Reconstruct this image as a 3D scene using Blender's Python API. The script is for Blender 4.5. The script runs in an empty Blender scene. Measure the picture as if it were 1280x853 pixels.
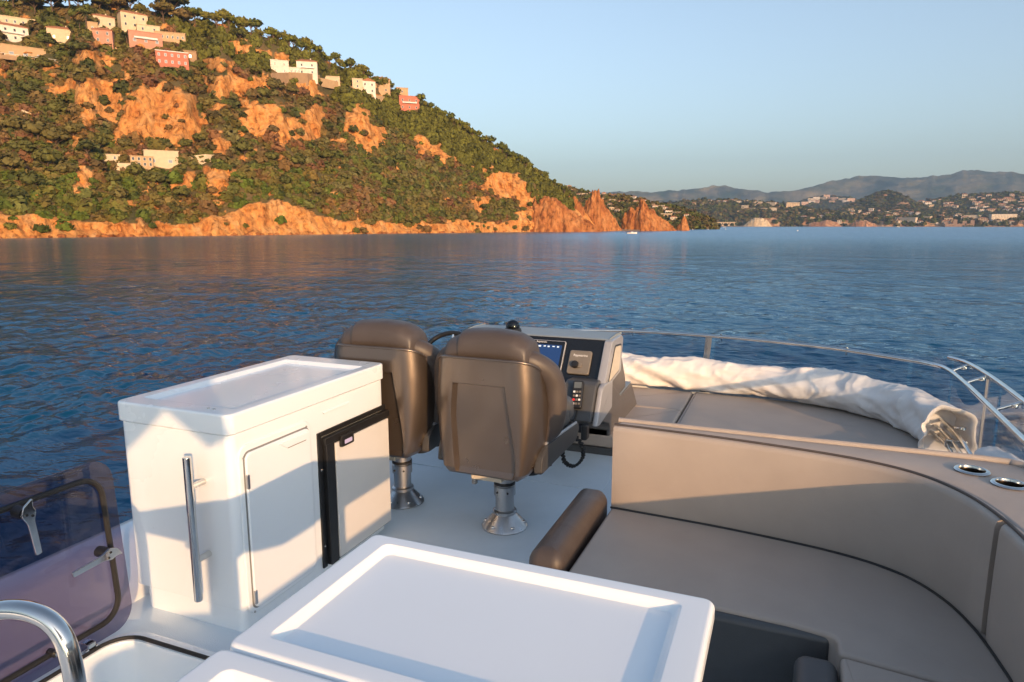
import bpy, bmesh, math, random
import numpy as np
from mathutils import Vector, Matrix

random.seed(7)
SC = bpy.context.scene
COL = SC.collection
R = math.radians

# ------------------------------------------------------------------ camera
CAM = Vector((0.0, 0.0, 1.65))
PITCH = math.atan(145.0 / 853.0)
YAW = R(22.0)
cd = bpy.data.cameras.new('camera')
cd.sensor_width = 36.0
cd.lens = 36.0 * 853.0 / 1280.0
cd.clip_start = 0.05
cd.clip_end = 60000.0
cam = bpy.data.objects.new('camera', cd)
COL.objects.link(cam)
cam.location = CAM
cam.rotation_euler = (math.pi / 2 - PITCH, 0.0, YAW)
SC.camera = cam

# ------------------------------------------------------------------ light
SUN_AZ = R(45.5)      # light travels towards -X/+Y at this angle from the bow
SUN_EL = R(11.0)
sun_from = Vector((math.sin(SUN_AZ) * math.cos(SUN_EL), -math.cos(SUN_AZ) * math.cos(SUN_EL), math.sin(SUN_EL)))
sd = bpy.data.lights.new('sun', 'SUN')
sd.energy = 3.5
sd.angle = R(0.55)
sd.color = (1.0, 0.59, 0.29)
sun = bpy.data.objects.new('sun', sd)
COL.objects.link(sun)
sun.rotation_euler = (-sun_from).to_track_quat('-Z', 'Y').to_euler()
sun.location = (6, -6, 9)

SKY_SAT = 0.8
w = bpy.data.worlds.new('World')
SC.world = w
w.use_nodes = True
nt = w.node_tree
bg = nt.nodes['Background']
sky = nt.nodes.new('ShaderNodeTexSky')
sky.sky_type = 'NISHITA'
sky.sun_disc = False
sky.sun_elevation = SUN_EL
sky.sun_rotation = math.atan2(sun_from.x, sun_from.y)
sky.altitude = 0
sky.air_density = 1.0
sky.dust_density = 2.2
sky.ozone_density = 2.0
hsv = nt.nodes.new('ShaderNodeHueSaturation')
hsv.inputs['Saturation'].default_value = SKY_SAT
nt.links.new(sky.outputs[0], hsv.inputs['Color'])
nt.links.new(hsv.outputs[0], bg.inputs[0])
bg.inputs[1].default_value = 0.15

vs = SC.view_settings
vs.view_transform = 'Standard'
vs.look = 'None'
vs.exposure = 0.95
vs.gamma = 1.0
vs.use_curve_mapping = False
SC.cycles.max_bounces = 8
SC.cycles.transparent_max_bounces = 12
SC.cycles.volume_bounces = 0
SC.cycles.caustics_reflective = False
SC.cycles.caustics_refractive = False

# ------------------------------------------------------------------ pixel rays of the surveyed view (1280 x 853)
F_ = 853.0
_f = Vector((-math.sin(YAW) * math.cos(PITCH), math.cos(YAW) * math.cos(PITCH), -math.sin(PITCH)))
_r = Vector((math.cos(YAW), math.sin(YAW), 0))
_u = _r.cross(_f)
SEA_Z = -4.0
fN, rN, uN = np.array(_f), np.array(_r), np.array(_u)

def rays(px, py):
    """horizontal unit directions and tan(elevation) for pixel arrays"""
    px = np.asarray(px, float); py = np.asarray(py, float)
    d = fN * F_ + np.multiply.outer(px - 640.0, rN) - np.multiply.outer(py - 426.5, uN)
    h = np.sqrt(d[..., 0] ** 2 + d[..., 1] ** 2)
    return d[..., 0] / h, d[..., 1] / h, d[..., 2] / h

def P(px, py, dist):
    a, b, c = rays(px, py)
    return Vector((float(a) * dist, float(b) * dist, CAM.z + float(c) * dist))

def atX(px, py, X):
    d = _f * F_ + _r * (px - 640.0) - _u * (py - 426.5)
    return CAM + d * ((X - CAM.x) / d.x)

def atZ(px, py, Z):
    d = _f * F_ + _r * (px - 640.0) - _u * (py - 426.5)
    return CAM + d * ((Z - CAM.z) / d.z)

# ------------------------------------------------------------------ noise
_rs = np.random.RandomState(3)
_perm = _rs.permutation(4096)
_val = _rs.rand(4096) * 2 - 1
def _h(i, j, k):
    return _val[_perm[(_perm[(_perm[i & 4095] + j) & 4095] + k) & 4095]]
def vnoise(x, y, z):
    x = np.asarray(x, float); y = np.asarray(y, float) + x * 0; z = np.asarray(z, float) + x * 0
    i = np.floor(x).astype(int); j = np.floor(y).astype(int); k = np.floor(z).astype(int)
    a = x - i; b = y - j; c = z - k
    a = a * a * (3 - 2 * a); b = b * b * (3 - 2 * b); c = c * c * (3 - 2 * c)
    def L(p, q, t): return p + (q - p) * t
    return L(L(L(_h(i, j, k), _h(i + 1, j, k), a), L(_h(i, j + 1, k), _h(i + 1, j + 1, k), a), b),
             L(L(_h(i, j, k + 1), _h(i + 1, j, k + 1), a), L(_h(i, j + 1, k + 1), _h(i + 1, j + 1, k + 1), a), b), c)
def fbm(x, y, z, o=4, g=0.5):
    s = 0; A = 1.0; n = 0
    for q in range(o):
        s = s + A * vnoise(x * 2 ** q + 17 * q, y * 2 ** q + 31 * q, z * 2 ** q + 7 * q); n += A; A *= g
    return s / n
def ridged(x, y, z, o=4):
    s = 0; A = 1.0; n = 0
    for q in range(o):
        s = s + A * (1 - 2 * np.abs(vnoise(x * 2 ** q + 13 * q, y * 2 ** q + 5 * q, z * 2 ** q + 29 * q))); n += A; A *= .5
    return s / n

# ------------------------------------------------------------------ mesh helpers
class MB:
    def __init__(s):
        s.v = []; s.f = []; s.m = []; s.cur = 0
    def add(s, vs_, fs_, T=None):
        o = len(s.v)
        if T is not None:
            vs_ = [T @ Vector(p) for p in vs_]
        s.v += [tuple(p) for p in vs_]
        s.f += [tuple(i + o for i in f) for f in fs_]
        s.m += [s.cur] * len(fs_)
        return s
    def loops(s, L, T=None, cap0=True, cap1=True):
        n = len(L[0]); vs_ = [p for l in L for p in l]; fs_ = []
        for a in range(len(L) - 1):
            for i in range(n):
                j = (i + 1) % n
                fs_.append((a * n + i, a * n + j, (a + 1) * n + j, (a + 1) * n + i))
        if cap0: fs_.append(tuple(range(n - 1, -1, -1)))
        if cap1: fs_.append(tuple((len(L) - 1) * n + i for i in range(n)))
        return s.add(vs_, fs_, T)
    def slab(s, x0, x1, y0, y1, z0, z1, r=.02, e=.008, k=4, seg=3, eb=None, T=None):
        eb = e if eb is None else eb
        L = []
        for q in range(seg + 1):
            t = q / seg * math.pi / 2; i = eb * (1 - math.sin(t)); h = eb * (1 - math.cos(t))
            L.append([(x, y, z0 + h) for x, y in rrect(x0 + i, x1 - i, y0 + i, y1 - i, max(r - i, .001), k)])
        for q in range(seg + 1):
            t = q / seg * math.pi / 2; i = e * (1 - math.cos(t)); h = e * (1 - math.sin(t))
            L.append([(x, y, z1 - h) for x, y in rrect(x0 + i, x1 - i, y0 + i, y1 - i, max(r - i, .001), k)])
        return s.loops(L, T)
    def box(s, c, d, b=.004, T=None, seg=2):
        return s.slab(c[0] - d[0] / 2, c[0] + d[0] / 2, c[1] - d[1] / 2, c[1] + d[1] / 2, c[2] - d[2] / 2, c[2] + d[2] / 2,
                      max(b, .0005), max(b, .0005), 2 if b > .002 else 1, seg if b > .002 else 1, T=T)
    def plainbox(s, c, d, T=None):
        x, y, z = [q / 2 for q in d]
        V = [(c[0] + a * x, c[1] + b * y, c[2] + e * z) for e in (-1, 1) for a, b in ((-1, -1), (1, -1), (1, 1), (-1, 1))]
        return s.loops([V[:4], V[4:]], T)
    def pad(s, out, z0, z1, e=.02, seg=4, T=None, eb=None, crown=0.0):
        eb = e * .6 if eb is None else eb
        L = []
        for q in range(seg + 1):
            t = q / seg * math.pi / 2
            L.append([(x, y, z0 + eb * (1 - math.cos(t))) for x, y in inset(out, eb * (1 - math.sin(t)))])
        for q in range(seg + 1):
            t = q / seg * math.pi / 2
            L.append([(x, y, z1 - e * (1 - math.sin(t))) for x, y in inset(out, e * (1 - math.cos(t)))])
        if crown:
            for q in (1, 2, 3):
                L.append([(x, y, z1 + crown * q / 3) for x, y in inset(out, e + .03 * q)])
        return s.loops(L, T)
    def prism_x(s, prof, x0, x1, e=.006, T=None):
        """(y, z) profile counter-clockwise seen from +X, extruded along X"""
        M = Matrix(((0, 0, 1, 0), (1, 0, 0, 0), (0, 1, 0, 0), (0, 0, 0, 1)))
        T = M if T is None else T @ M
        return s.pad(prof, x0, x1, e, 2, T, eb=e)
    def tube(s, path, r, n=10, closed=False, T=None, caps=True):
        pts = [Vector(p) for p in path]; m = len(pts)
        rr = r if isinstance(r, (list, tuple)) else [r] * m
        L = []; nrm = None
        for i in range(m):
            if closed: t = pts[(i + 1) % m] - pts[i - 1]
            else: t = pts[min(i + 1, m - 1)] - pts[max(i - 1, 0)]
            t.normalize()
            if nrm is None:
                nrm = t.orthogonal().normalized()
            else:
                nrm = (nrm - t * nrm.dot(t)).normalized()
            bn = t.cross(nrm)
            L.append([pts[i] + (nrm * math.cos(2 * math.pi * q / n) + bn * math.sin(2 * math.pi * q / n)) * rr[i] for q in range(n)])
        if closed:
            L.append(L[0]); return s.loops(L, T, False, False)
        return s.loops(L, T, caps, caps)
    def lathe(s, prof, n=24, T=None):
        L = [[(r * math.cos(2 * math.pi * q / n), r * math.sin(2 * math.pi * q / n), z) for q in range(n)] for r, z in prof]
        return s.loops(L, T)
    def grid(s, fn, nu, nv, T=None):
        V = [fn(i / nu, j / nv) for j in range(nv + 1) for i in range(nu + 1)]
        Fc = [(j * (nu + 1) + i, j * (nu + 1) + i + 1, (j + 1) * (nu + 1) + i + 1, (j + 1) * (nu + 1) + i) for j in range(nv) for i in range(nu)]
        return s.add(V, Fc, T)
    def mesh(s, name, sharp=40):
        me = bpy.data.meshes.new(name)
        me.from_pydata(s.v, [], s.f)
        me.polygons.foreach_set('material_index', s.m)
        me.update()
        if sharp:
            me.shade_smooth(); me.set_sharp_from_angle(angle=R(sharp))
        return me

def rrect(x0, x1, y0, y1, r, k=4):
    r = min(r, (x1 - x0) / 2 * .999, (y1 - y0) / 2 * .999)
    o = []
    for cx, cy, a in ((x1 - r, y0 + r, -90), (x1 - r, y1 - r, 0), (x0 + r, y1 - r, 90), (x0 + r, y0 + r, 180)):
        for q in range(k + 1):
            t = R(a + 90 * q / k); o.append((cx + r * math.cos(t), cy + r * math.sin(t)))
    return o

def inset(out, d):
    if d == 0: return list(out)
    n = len(out); o = []
    for i in range(n):
        a, b, c = Vector(out[i - 1]), Vector(out[i]), Vector(out[(i + 1) % n])
        u = (b - a); v = (c - b)
        if u.length < 1e-9: u = v
        if v.length < 1e-9: v = u
        u.normalize(); v.normalize()
        n1 = Vector((-u.y, u.x)); n2 = Vector((-v.y, v.x))
        m = n1 + n2
        if m.length < 1e-6: m = n1
        m.normalize()
        k = max(.35, m.dot(n1))
        o.append(tuple(b + m * (d / k)))
    return o

def round_poly(pts, r, k=5):
    """round the corners of a closed polygon"""
    n = len(pts); o = []
    rs_ = r if isinstance(r, (list, tuple)) else [r] * n
    for i in range(n):
        a, b, c = Vector(pts[i - 1]), Vector(pts[i]), Vector(pts[(i + 1) % n])
        d = min(rs_[i], (a - b).length * .49, (c - b).length * .49)
        if d < 1e-4:
            o.append(tuple(b)); continue
        p = b + (a - b).normalized() * d; q = b + (c - b).normalized() * d
        for t in range(k + 1):
            t /= k
            o.append(tuple(p * (1 - t) ** 2 + b * 2 * t * (1 - t) + q * t * t))
    return o

def smooth(pts, n=8, closed=False):
    """Catmull-Rom through points"""
    P_ = [Vector(p) for p in pts]; m = len(P_); o = []
    seg = m if closed else m - 1
    for i in range(seg):
        if closed: p0, p1, p2, p3 = P_[i - 1], P_[i], P_[(i + 1) % m], P_[(i + 2) % m]
        else: p0, p1, p2, p3 = P_[max(i - 1, 0)], P_[i], P_[i + 1], P_[min(i + 2, m - 1)]
        for q in range(n):
            t = q / n
            o.append(.5 * ((2 * p1) + (p2 - p0) * t + (2 * p0 - 5 * p1 + 4 * p2 - p3) * t * t + (3 * p1 - p0 - 3 * p2 + p3) * t ** 3))
    if not closed: o.append(P_[-1])
    return o

def tag(o, label=None, cat=None, group=None, kind=None):
    if label: o['label'] = label
    if cat: o['category'] = cat
    if group: o['group'] = group
    if kind: o['kind'] = kind
    return o

def thing(name, label, cat, loc=(0, 0, 0), rz=0.0, group=None):
    o = bpy.data.objects.new(name, None)
    COL.objects.link(o)
    o.empty_display_size = .1
    o.location = loc; o.rotation_euler = (0, 0, rz)
    return tag(o, label, cat, group)

def obj(name, mb, mats, parent=None, sharp=40, wn=True, world=True):
    """link a mesh; world=True: mesh is in world coordinates and parents are unrotated empties"""
    me = mb.mesh(name, sharp) if isinstance(mb, MB) else mb
    if parent is not None and world:
        q = Vector((0, 0, 0)); p = parent
        while p is not None:
            q += p.location; p = p.parent
        me.transform(Matrix.Translation(-q))
    for m in (mats if isinstance(mats, (list, tuple)) else [mats]):
        me.materials.append(m)
    o = bpy.data.objects.new(name, me)
    COL.objects.link(o)
    o.parent = parent
    if wn and isinstance(mb, MB) and sharp:
        md = o.modifiers.new('weighted_normal', 'WEIGHTED_NORMAL'); md.keep_sharp = True
    return o

def copy_tree(o, parent=None):
    c = o.copy(); COL.objects.link(c); c.parent = parent
    for ch in [x for x in bpy.data.objects if x.parent == o]:
        copy_tree(ch, c)
    return c

def np_mesh(name, V, Q, smooth_=True, attrs=None):
    V = np.asarray(V, np.float32); Q = np.asarray(Q, np.int32)
    me = bpy.data.meshes.new(name)
    me.vertices.add(len(V)); me.vertices.foreach_set('co', V.ravel())
    k = Q.shape[1]
    me.loops.add(Q.size); me.loops.foreach_set('vertex_index', Q.ravel())
    me.polygons.add(len(Q))
    me.polygons.foreach_set('loop_start', np.arange(0, Q.size, k, dtype=np.int32))
    if smooth_: me.polygons.foreach_set('use_smooth', np.ones(len(Q), bool))
    me.update(calc_edges=True)
    for nm, (typ, dom, arr) in (attrs or {}).items():
        a = me.attributes.new(nm, typ, dom)
        a.data.foreach_set('color' if typ == 'FLOAT_COLOR' else 'value', np.asarray(arr, np.float32).ravel())
    return me

def grid_faces(nr, nc, wrap=False):
    i = np.arange(nr - 1)[:, None]; j = np.arange(nc if wrap else nc - 1)[None, :]
    j2 = (j + 1) % nc
    return np.stack([i * nc + j, i * nc + j2, (i + 1) * nc + j2, (i + 1) * nc + j], -1).reshape(-1, 4)

def text_mesh(txt, size, ext=.0004):
    cu = bpy.data.curves.new('lettering', 'FONT'); cu.body = txt; cu.size = size; cu.extrude = ext
    cu.align_x = 'CENTER'; cu.align_y = 'CENTER'; cu.resolution_u = 3
    o = bpy.data.objects.new('lettering', cu); COL.objects.link(o)
    bpy.context.view_layer.update()
    me = bpy.data.meshes.new_from_object(o.evaluated_get(bpy.context.evaluated_depsgraph_get()))
    bpy.data.objects.remove(o); bpy.data.curves.remove(cu)
    me.materials.clear()
    return me

# ------------------------------------------------------------------ materials
def mat(name, col, rough=.5, metal=0.0, coat=0.0, var=0.0, vscale=6.0, bump=0.0, bscale=60.0, col2=None, spec=None, rvar=0.0, stretch=None, aniso=0.0, wrinkle=0.0):
    m = bpy.data.materials.new(name); m.use_nodes = True
    n = m.node_tree; b = n.nodes['Principled BSDF']
    b.inputs['Base Color'].default_value = (*col, 1); b.inputs['Roughness'].default_value = rough
    b.inputs['Metallic'].default_value = metal; b.inputs['Coat Weight'].default_value = coat
    b.inputs['Coat Roughness'].default_value = .08
    if spec is not None: b.inputs['Specular IOR Level'].default_value = spec
    if aniso: b.inputs['Anisotropic'].default_value = aniso
    tc = n.nodes.new('ShaderNodeTexCoord'); co = tc.outputs['Object']
    if stretch:
        mp = n.nodes.new('ShaderNodeMapping'); mp.inputs['Scale'].default_value = stretch
        n.links.new(co, mp.inputs[0]); co = mp.outputs[0]
    if var > 0 or col2 or rvar:
        ns = n.nodes.new('ShaderNodeTexNoise'); ns.inputs['Scale'].default_value = vscale; ns.inputs['Detail'].default_value = 5
        n.links.new(co, ns.inputs['Vector'])
        mx = n.nodes.new('ShaderNodeMix'); mx.data_type = 'RGBA'
        c2 = col2 or tuple(c * (1 - var) for c in col)
        mx.inputs[6].default_value = (*col, 1); mx.inputs[7].default_value = (*c2, 1)
        rp = n.nodes.new('ShaderNodeValToRGB'); rp.color_ramp.elements[0].position = .35; rp.color_ramp.elements[1].position = .68
        n.links.new(ns.outputs['Fac'], rp.inputs[0]); n.links.new(rp.outputs[0], mx.inputs[0])
        n.links.new(mx.outputs[2], b.inputs['Base Color'])
        if rvar:
            mr = n.nodes.new('ShaderNodeMapRange'); mr.inputs[1].default_value = .3; mr.inputs[2].default_value = .7
            mr.inputs[3].default_value = max(rough - rvar, .01); mr.inputs[4].default_value = rough + rvar
            n.links.new(ns.outputs['Fac'], mr.inputs[0]); n.links.new(mr.outputs[0], b.inputs['Roughness'])
    last = None
    if wrinkle:
        n3 = n.nodes.new('ShaderNodeTexNoise'); n3.inputs['Scale'].default_value = 5; n3.inputs['Detail'].default_value = 3
        n3.inputs['Distortion'].default_value = .6
        n.links.new(co, n3.inputs['Vector'])
        b3 = n.nodes.new('ShaderNodeBump'); b3.inputs['Strength'].default_value = 1; b3.inputs['Distance'].default_value = wrinkle
        n.links.new(n3.outputs['Fac'], b3.inputs['Height']); last = b3
    if bump:
        n2 = n.nodes.new('ShaderNodeTexNoise'); n2.inputs['Scale'].default_value = bscale; n2.inputs['Detail'].default_value = 4
        n.links.new(co, n2.inputs['Vector'])
        bp = n.nodes.new('ShaderNodeBump'); bp.inputs['Strength'].default_value = 1.0; bp.inputs['Distance'].default_value = bump
        n.links.new(n2.outputs['Fac'], bp.inputs['Height'])
        if last: n.links.new(last.outputs[0], bp.inputs['Normal'])
        last = bp
    if last: n.links.new(last.outputs[0], b.inputs['Normal'])
    return m

def glass_mat(name, tint, rough=.02, refl=1.45, haze=0.0):
    m = bpy.data.materials.new(name); m.use_nodes = True
    n = m.node_tree; n.nodes.remove(n.nodes['Principled BSDF']); out = n.nodes['Material Output']
    tr = n.nodes.new('ShaderNodeBsdfTransparent'); tr.inputs[0].default_value = (*tint, 1)
    gl = n.nodes.new('ShaderNodeBsdfGlossy'); gl.inputs['Roughness'].default_value = rough
    lw = n.nodes.new('ShaderNodeLayerWeight'); lw.inputs[0].default_value = .5
    pw = n.nodes.new('ShaderNodeMath'); pw.operation = 'POWER'; pw.inputs[1].default_value = 4.5
    fr = n.nodes.new('ShaderNodeMath'); fr.operation = 'MULTIPLY_ADD'; fr.inputs[1].default_value = .85; fr.inputs[2].default_value = refl
    n.links.new(lw.outputs['Facing'], pw.inputs[0]); n.links.new(pw.outputs[0], fr.inputs[0])
    ns = n.nodes.new('ShaderNodeTexNoise'); ns.inputs['Scale'].default_value = 9; ns.inputs['Detail'].default_value = 6
    mr = n.nodes.new('ShaderNodeMapRange'); mr.inputs[1].default_value = .45; mr.inputs[2].default_value = .75
    mr.inputs[3].default_value = 0.0; mr.inputs[4].default_value = haze
    df = n.nodes.new('ShaderNodeBsdfDiffuse'); df.inputs[0].default_value = (.6, .6, .6, 1)
    m0 = n.nodes.new('ShaderNodeMixShader'); m1 = n.nodes.new('ShaderNodeMixShader')
    n.links.new(ns.outputs['Fac'], mr.inputs[0]); n.links.new(mr.outputs[0], m0.inputs[0])
    n.links.new(tr.outputs[0], m0.inputs[1]); n.links.new(df.outputs[0], m0.inputs[2])
    n.links.new(fr.outputs[0], m1.inputs[0]); n.links.new(m0.outputs[0], m1.inputs[1]); n.links.new(gl.outputs[0], m1.inputs[2])
    n.links.new(m1.outputs[0], out.inputs[0])
    return m

GEL = mat('white_gelcoat', (.82, .88, .92), .30, coat=.5, var=.03, vscale=1.5, bump=.00015, bscale=5, rvar=.05)
GEL2 = mat('white_table_gelcoat', (.83, .88, .92), .34, coat=.35, var=.03, vscale=1.5, rvar=.05, bump=.0001, bscale=6)
DECKM = mat('nonskid_deck', (.72, .81, .87), .55, var=.10, vscale=2.2, bump=.0015, bscale=260, rvar=.1)
TAUPE = mat('taupe_vinyl', (.40, .34, .295), .52, var=.08, vscale=5, bump=.0006, bscale=420, wrinkle=.004)
TAUPE2 = mat('taupe_sunpad_vinyl', (.39, .335, .295), .6, var=.08, vscale=4, bump=.0006, bscale=420, wrinkle=.005)
BROWN = mat('brown_leather', (.075, .060, .053), .42, var=.12, vscale=9, bump=.0009, bscale=300, wrinkle=.004, rvar=.06)
SLATE = mat('slate_vinyl', (.075, .078, .082), .42, var=.1, vscale=6, bump=.0006, bscale=380, wrinkle=.003)
BRONZE = mat('bronze_metallic_paint', (.185, .148, .122), .30, metal=.8, coat=.35, var=.08, vscale=3, rvar=.04)
STEEL = mat('polished_stainless', (.70, .69, .67), .12, metal=1, var=.1, vscale=14, rvar=.06)
BRUSH = mat('brushed_stainless', (.55, .55, .55), .32, metal=1, var=.15, vscale=30, rvar=.08, stretch=(1, 1, .1))
ALU = mat('satin_grey_paint', (.42, .42, .43), .35, metal=.3, coat=.2, var=.06, vscale=6)
BLACK = mat('black_plastic', (.015, .015, .016), .4, var=.2, vscale=20, bump=.0003, bscale=300)
BLACKG = mat('black_panel', (.008, .009, .011), .18, coat=.4, var=.2, vscale=20)
RUBBER = mat('black_rubber', (.012, .012, .012), .6, bump=.0004, bscale=200)
CONS = mat('console_taupe_grey', (.115, .105, .10), .42, var=.1, vscale=5, bump=.0006, bscale=300)
CONSL = mat('console_top_grey', (.26, .30, .32), .45, var=.06, vscale=6, bump=.0006, bscale=300)
CREAM = mat('cream_plastic', (.62, .55, .44), .5, var=.06, vscale=12)
CANVAS = mat('white_canvas', (.80, .77, .74), .85, var=.08, vscale=6, bump=.0012, bscale=120)
GREYBOX = mat('grey_brown_plastic', (.18, .16, .135), .45, var=.08, vscale=20)
WHITEP = mat('white_print', (.82, .82, .82), .5)
SMOKE = glass_mat('smoked_acrylic', (.57, .54, .63), .03, .05, .03)
TINT = glass_mat('tinted_acrylic', (.83, .86, .90), .02, .02, .02)
DIAL = glass_mat('clear_dome', (.35, .35, .36), .02, .04)
SCREEN = mat('display_screen', (.006, .012, .03), .12, coat=.5)
_b = SCREEN.node_tree.nodes['Principled BSDF']
_b.inputs['Emission Color'].default_value = (.02, .07, .22, 1); _b.inputs['Emission Strength'].default_value = .35
def lit(name, c, s):
    m = mat(name, c, .4); b = m.node_tree.nodes['Principled BSDF']
    b.inputs['Emission Color'].default_value = (*c, 1); b.inputs['Emission Strength'].default_value = s
    return m
ICON = lit('screen_icons', (.5, .6, .7), .35)
REDB = lit('red_button', (.6, .02, .02), .4)
GREENB = lit('green_button', (.03, .5, .1), .4)

# ================================================================== THE SETTING
# ------------------------------------------------------------------ sea
def build_sea():
    Hc = CAM.z - SEA_Z
    dy = np.concatenate([np.geomspace(.45, 12, 44), np.arange(12.4, 110, .42), np.arange(110.5, 220, .7), np.arange(221, 760, 4.5)])
    dist = Hc * 865.2 / dy
    front = np.linspace(-58, 58, 660)
    rest = np.linspace(58, 302, 80)[1:-1]
    az = np.radians(np.concatenate([front, rest]))          # 0 = view direction, + to the right
    nr, nc = len(dist), len(az)
    D = dist[:, None] + 0 * az[None, :]
    A = az[None, :] + 0 * dist[:, None]
    th = YAW - A                                            # angle from +Y towards -X
    X = -np.sin(th) * D; Y = np.cos(th) * D
    dr = np.gradient(dist)[:, None]; dr = np.abs(dr) + 0 * A
    Z = np.zeros_like(X)
    rs = np.random.RandomState(11)
    patch = np.clip(.72 + .75 * fbm(X / 34, Y / 34, X * 0 + 2.5, 3), .25, 1.4)
    for lam in np.geomspace(.38, 6.5, 80):
        q = lam * rs.uniform(.93, 1.07)
        dirn = R(205) + rs.normal(0, .62)
        k = 2 * math.pi / q
        amp = .0056 * q ** .75 * (1.0 if q < 2.2 else .5)
        wgt = np.clip(q / (2.4 * dr) - .9, 0, 1)
        ph = rs.uniform(0, 6.28)
        arg = k * (X * math.cos(dirn) + Y * math.sin(dirn)) + ph
        s = np.sin(arg)
        Z += amp * wgt * (s + .28 * np.sin(2 * arg + 1.2))
    V = np.stack([X, Y, SEA_Z + Z * patch], -1).reshape(-1, 3)
    Q = grid_faces(nr, nc, True)[:, ::-1]
    me = np_mesh('sea', V, Q)
    m = bpy.data.materials.new('sea_water'); m.use_nodes = True
    n = m.node_tree; b = n.nodes['Principled BSDF']
    tc = n.nodes.new('ShaderNodeTexCoord')
    last = None
    for sc_, strx, dist_, det in ((.10, 2.6, .8, 3), (.26, 2.4, .36, 5), (.6, 2.2, .17, 5), (1.5, 2.0, .070, 4), (3.8, 1.7, .028, 4), (11.0, 1.5, .005, 3)):
        mp = n.nodes.new('ShaderNodeMapping')
        mp.inputs['Rotation'].default_value = (0, 0, -YAW + .15 * sc_)
        mp.inputs['Scale'].default_value = (sc_ / strx, sc_, sc_)
        ns = n.nodes.new('ShaderNodeTexNoise'); ns.inputs['Scale'].default_value = 1; ns.inputs['Detail'].default_value = det
        ns.inputs['Distortion'].default_value = .4
        bp = n.nodes.new('ShaderNodeBump'); bp.inputs['Strength'].default_value = 1; bp.inputs['Distance'].default_value = dist_
        n.links.new(tc.outputs['Object'], mp.inputs[0]); n.links.new(mp.outputs[0], ns.inputs['Vector'])
        n.links.new(ns.outputs['Fac'], bp.inputs['Height'])
        if last: n.links.new(last.outputs[0], bp.inputs['Normal'])
        last = bp
    # water body seen through the surface, and the bluish mirror of sky and land on it
    df = n.nodes.new('ShaderNodeBsdfDiffuse'); df.inputs[0].default_value = (.001, .055, .125, 1)
    gs = n.nodes.new('ShaderNodeBsdfGlossy'); gs.inputs[0].default_value = (.74, .88, 1.0, 1)
    fz = n.nodes.new('ShaderNodeFresnel'); fz.inputs[0].default_value = 1.33
    fm = n.nodes.new('ShaderNodeMath'); fm.operation = 'MULTIPLY'; fm.inputs[1].default_value = .84
    ms = n.nodes.new('ShaderNodeMixShader')
    for q_ in (df, gs, fz): n.links.new(last.outputs[0], q_.inputs['Normal'])
    n.links.new(fz.outputs[0], fm.inputs[0]); n.links.new(fm.outputs[0], ms.inputs[0]); n.links.new(df.outputs[0], ms.inputs[1]); n.links.new(gs.outputs[0], ms.inputs[2])
    n.links.new(ms.outputs[0], n.nodes['Material Output'].inputs[0])
    # ripples too fine to model roughen the open water away from the sheltered side of the hull
    ln = n.nodes.new('ShaderNodeVectorMath'); ln.operation = 'LENGTH'; n.links.new(tc.outputs['Object'], ln.inputs[0])
    rr_ = n.nodes.new('ShaderNodeValToRGB'); e = rr_.color_ramp.elements; e[0].position = .0; e[0].color = (.03,) * 3 + (1,); e[1].position = 1; e[1].color = (.24,) * 3 + (1,)
    q_ = e.new(.25); q_.color = (.07,) * 3 + (1,)
    dv = n.nodes.new('ShaderNodeMath'); dv.operation = 'DIVIDE'; dv.inputs[1].default_value = 400.0
    n.links.new(ln.outputs['Value'], dv.inputs[0]); n.links.new(dv.outputs[0], rr_.inputs[0])
    n.links.new(rr_.outputs[0], gs.inputs['Roughness']); n.nodes.remove(b)
    o = obj('sea', me, m)
    tag(o, kind='structure')
build_sea()

# ------------------------------------------------------------------ land
def interp(pts):
    a = np.array(pts, float)
    return lambda x: np.interp(x, a[:, 0], a[:, 1])

def smooth_cols(A, n):
    k = np.hanning(2 * n + 3)[1:-1]; k /= k.sum()
    B = np.pad(A, ((0, 0), (n, n)), mode='edge')
    return np.stack([np.convolve(r_, k, 'valid') for r_ in B])

def inpoly(px, py, poly):
    ins = np.zeros(px.shape, bool); n = len(poly)
    for i in range(n):
        x0, y0 = poly[i - 1]; x1, y1 = poly[i]
        if y0 == y1: continue
        c = ((y0 > py) != (y1 > py)) & (px < (x1 - x0) * (py - y0) / (y1 - y0) + x0)
        ins ^= c
    return ins

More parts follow.
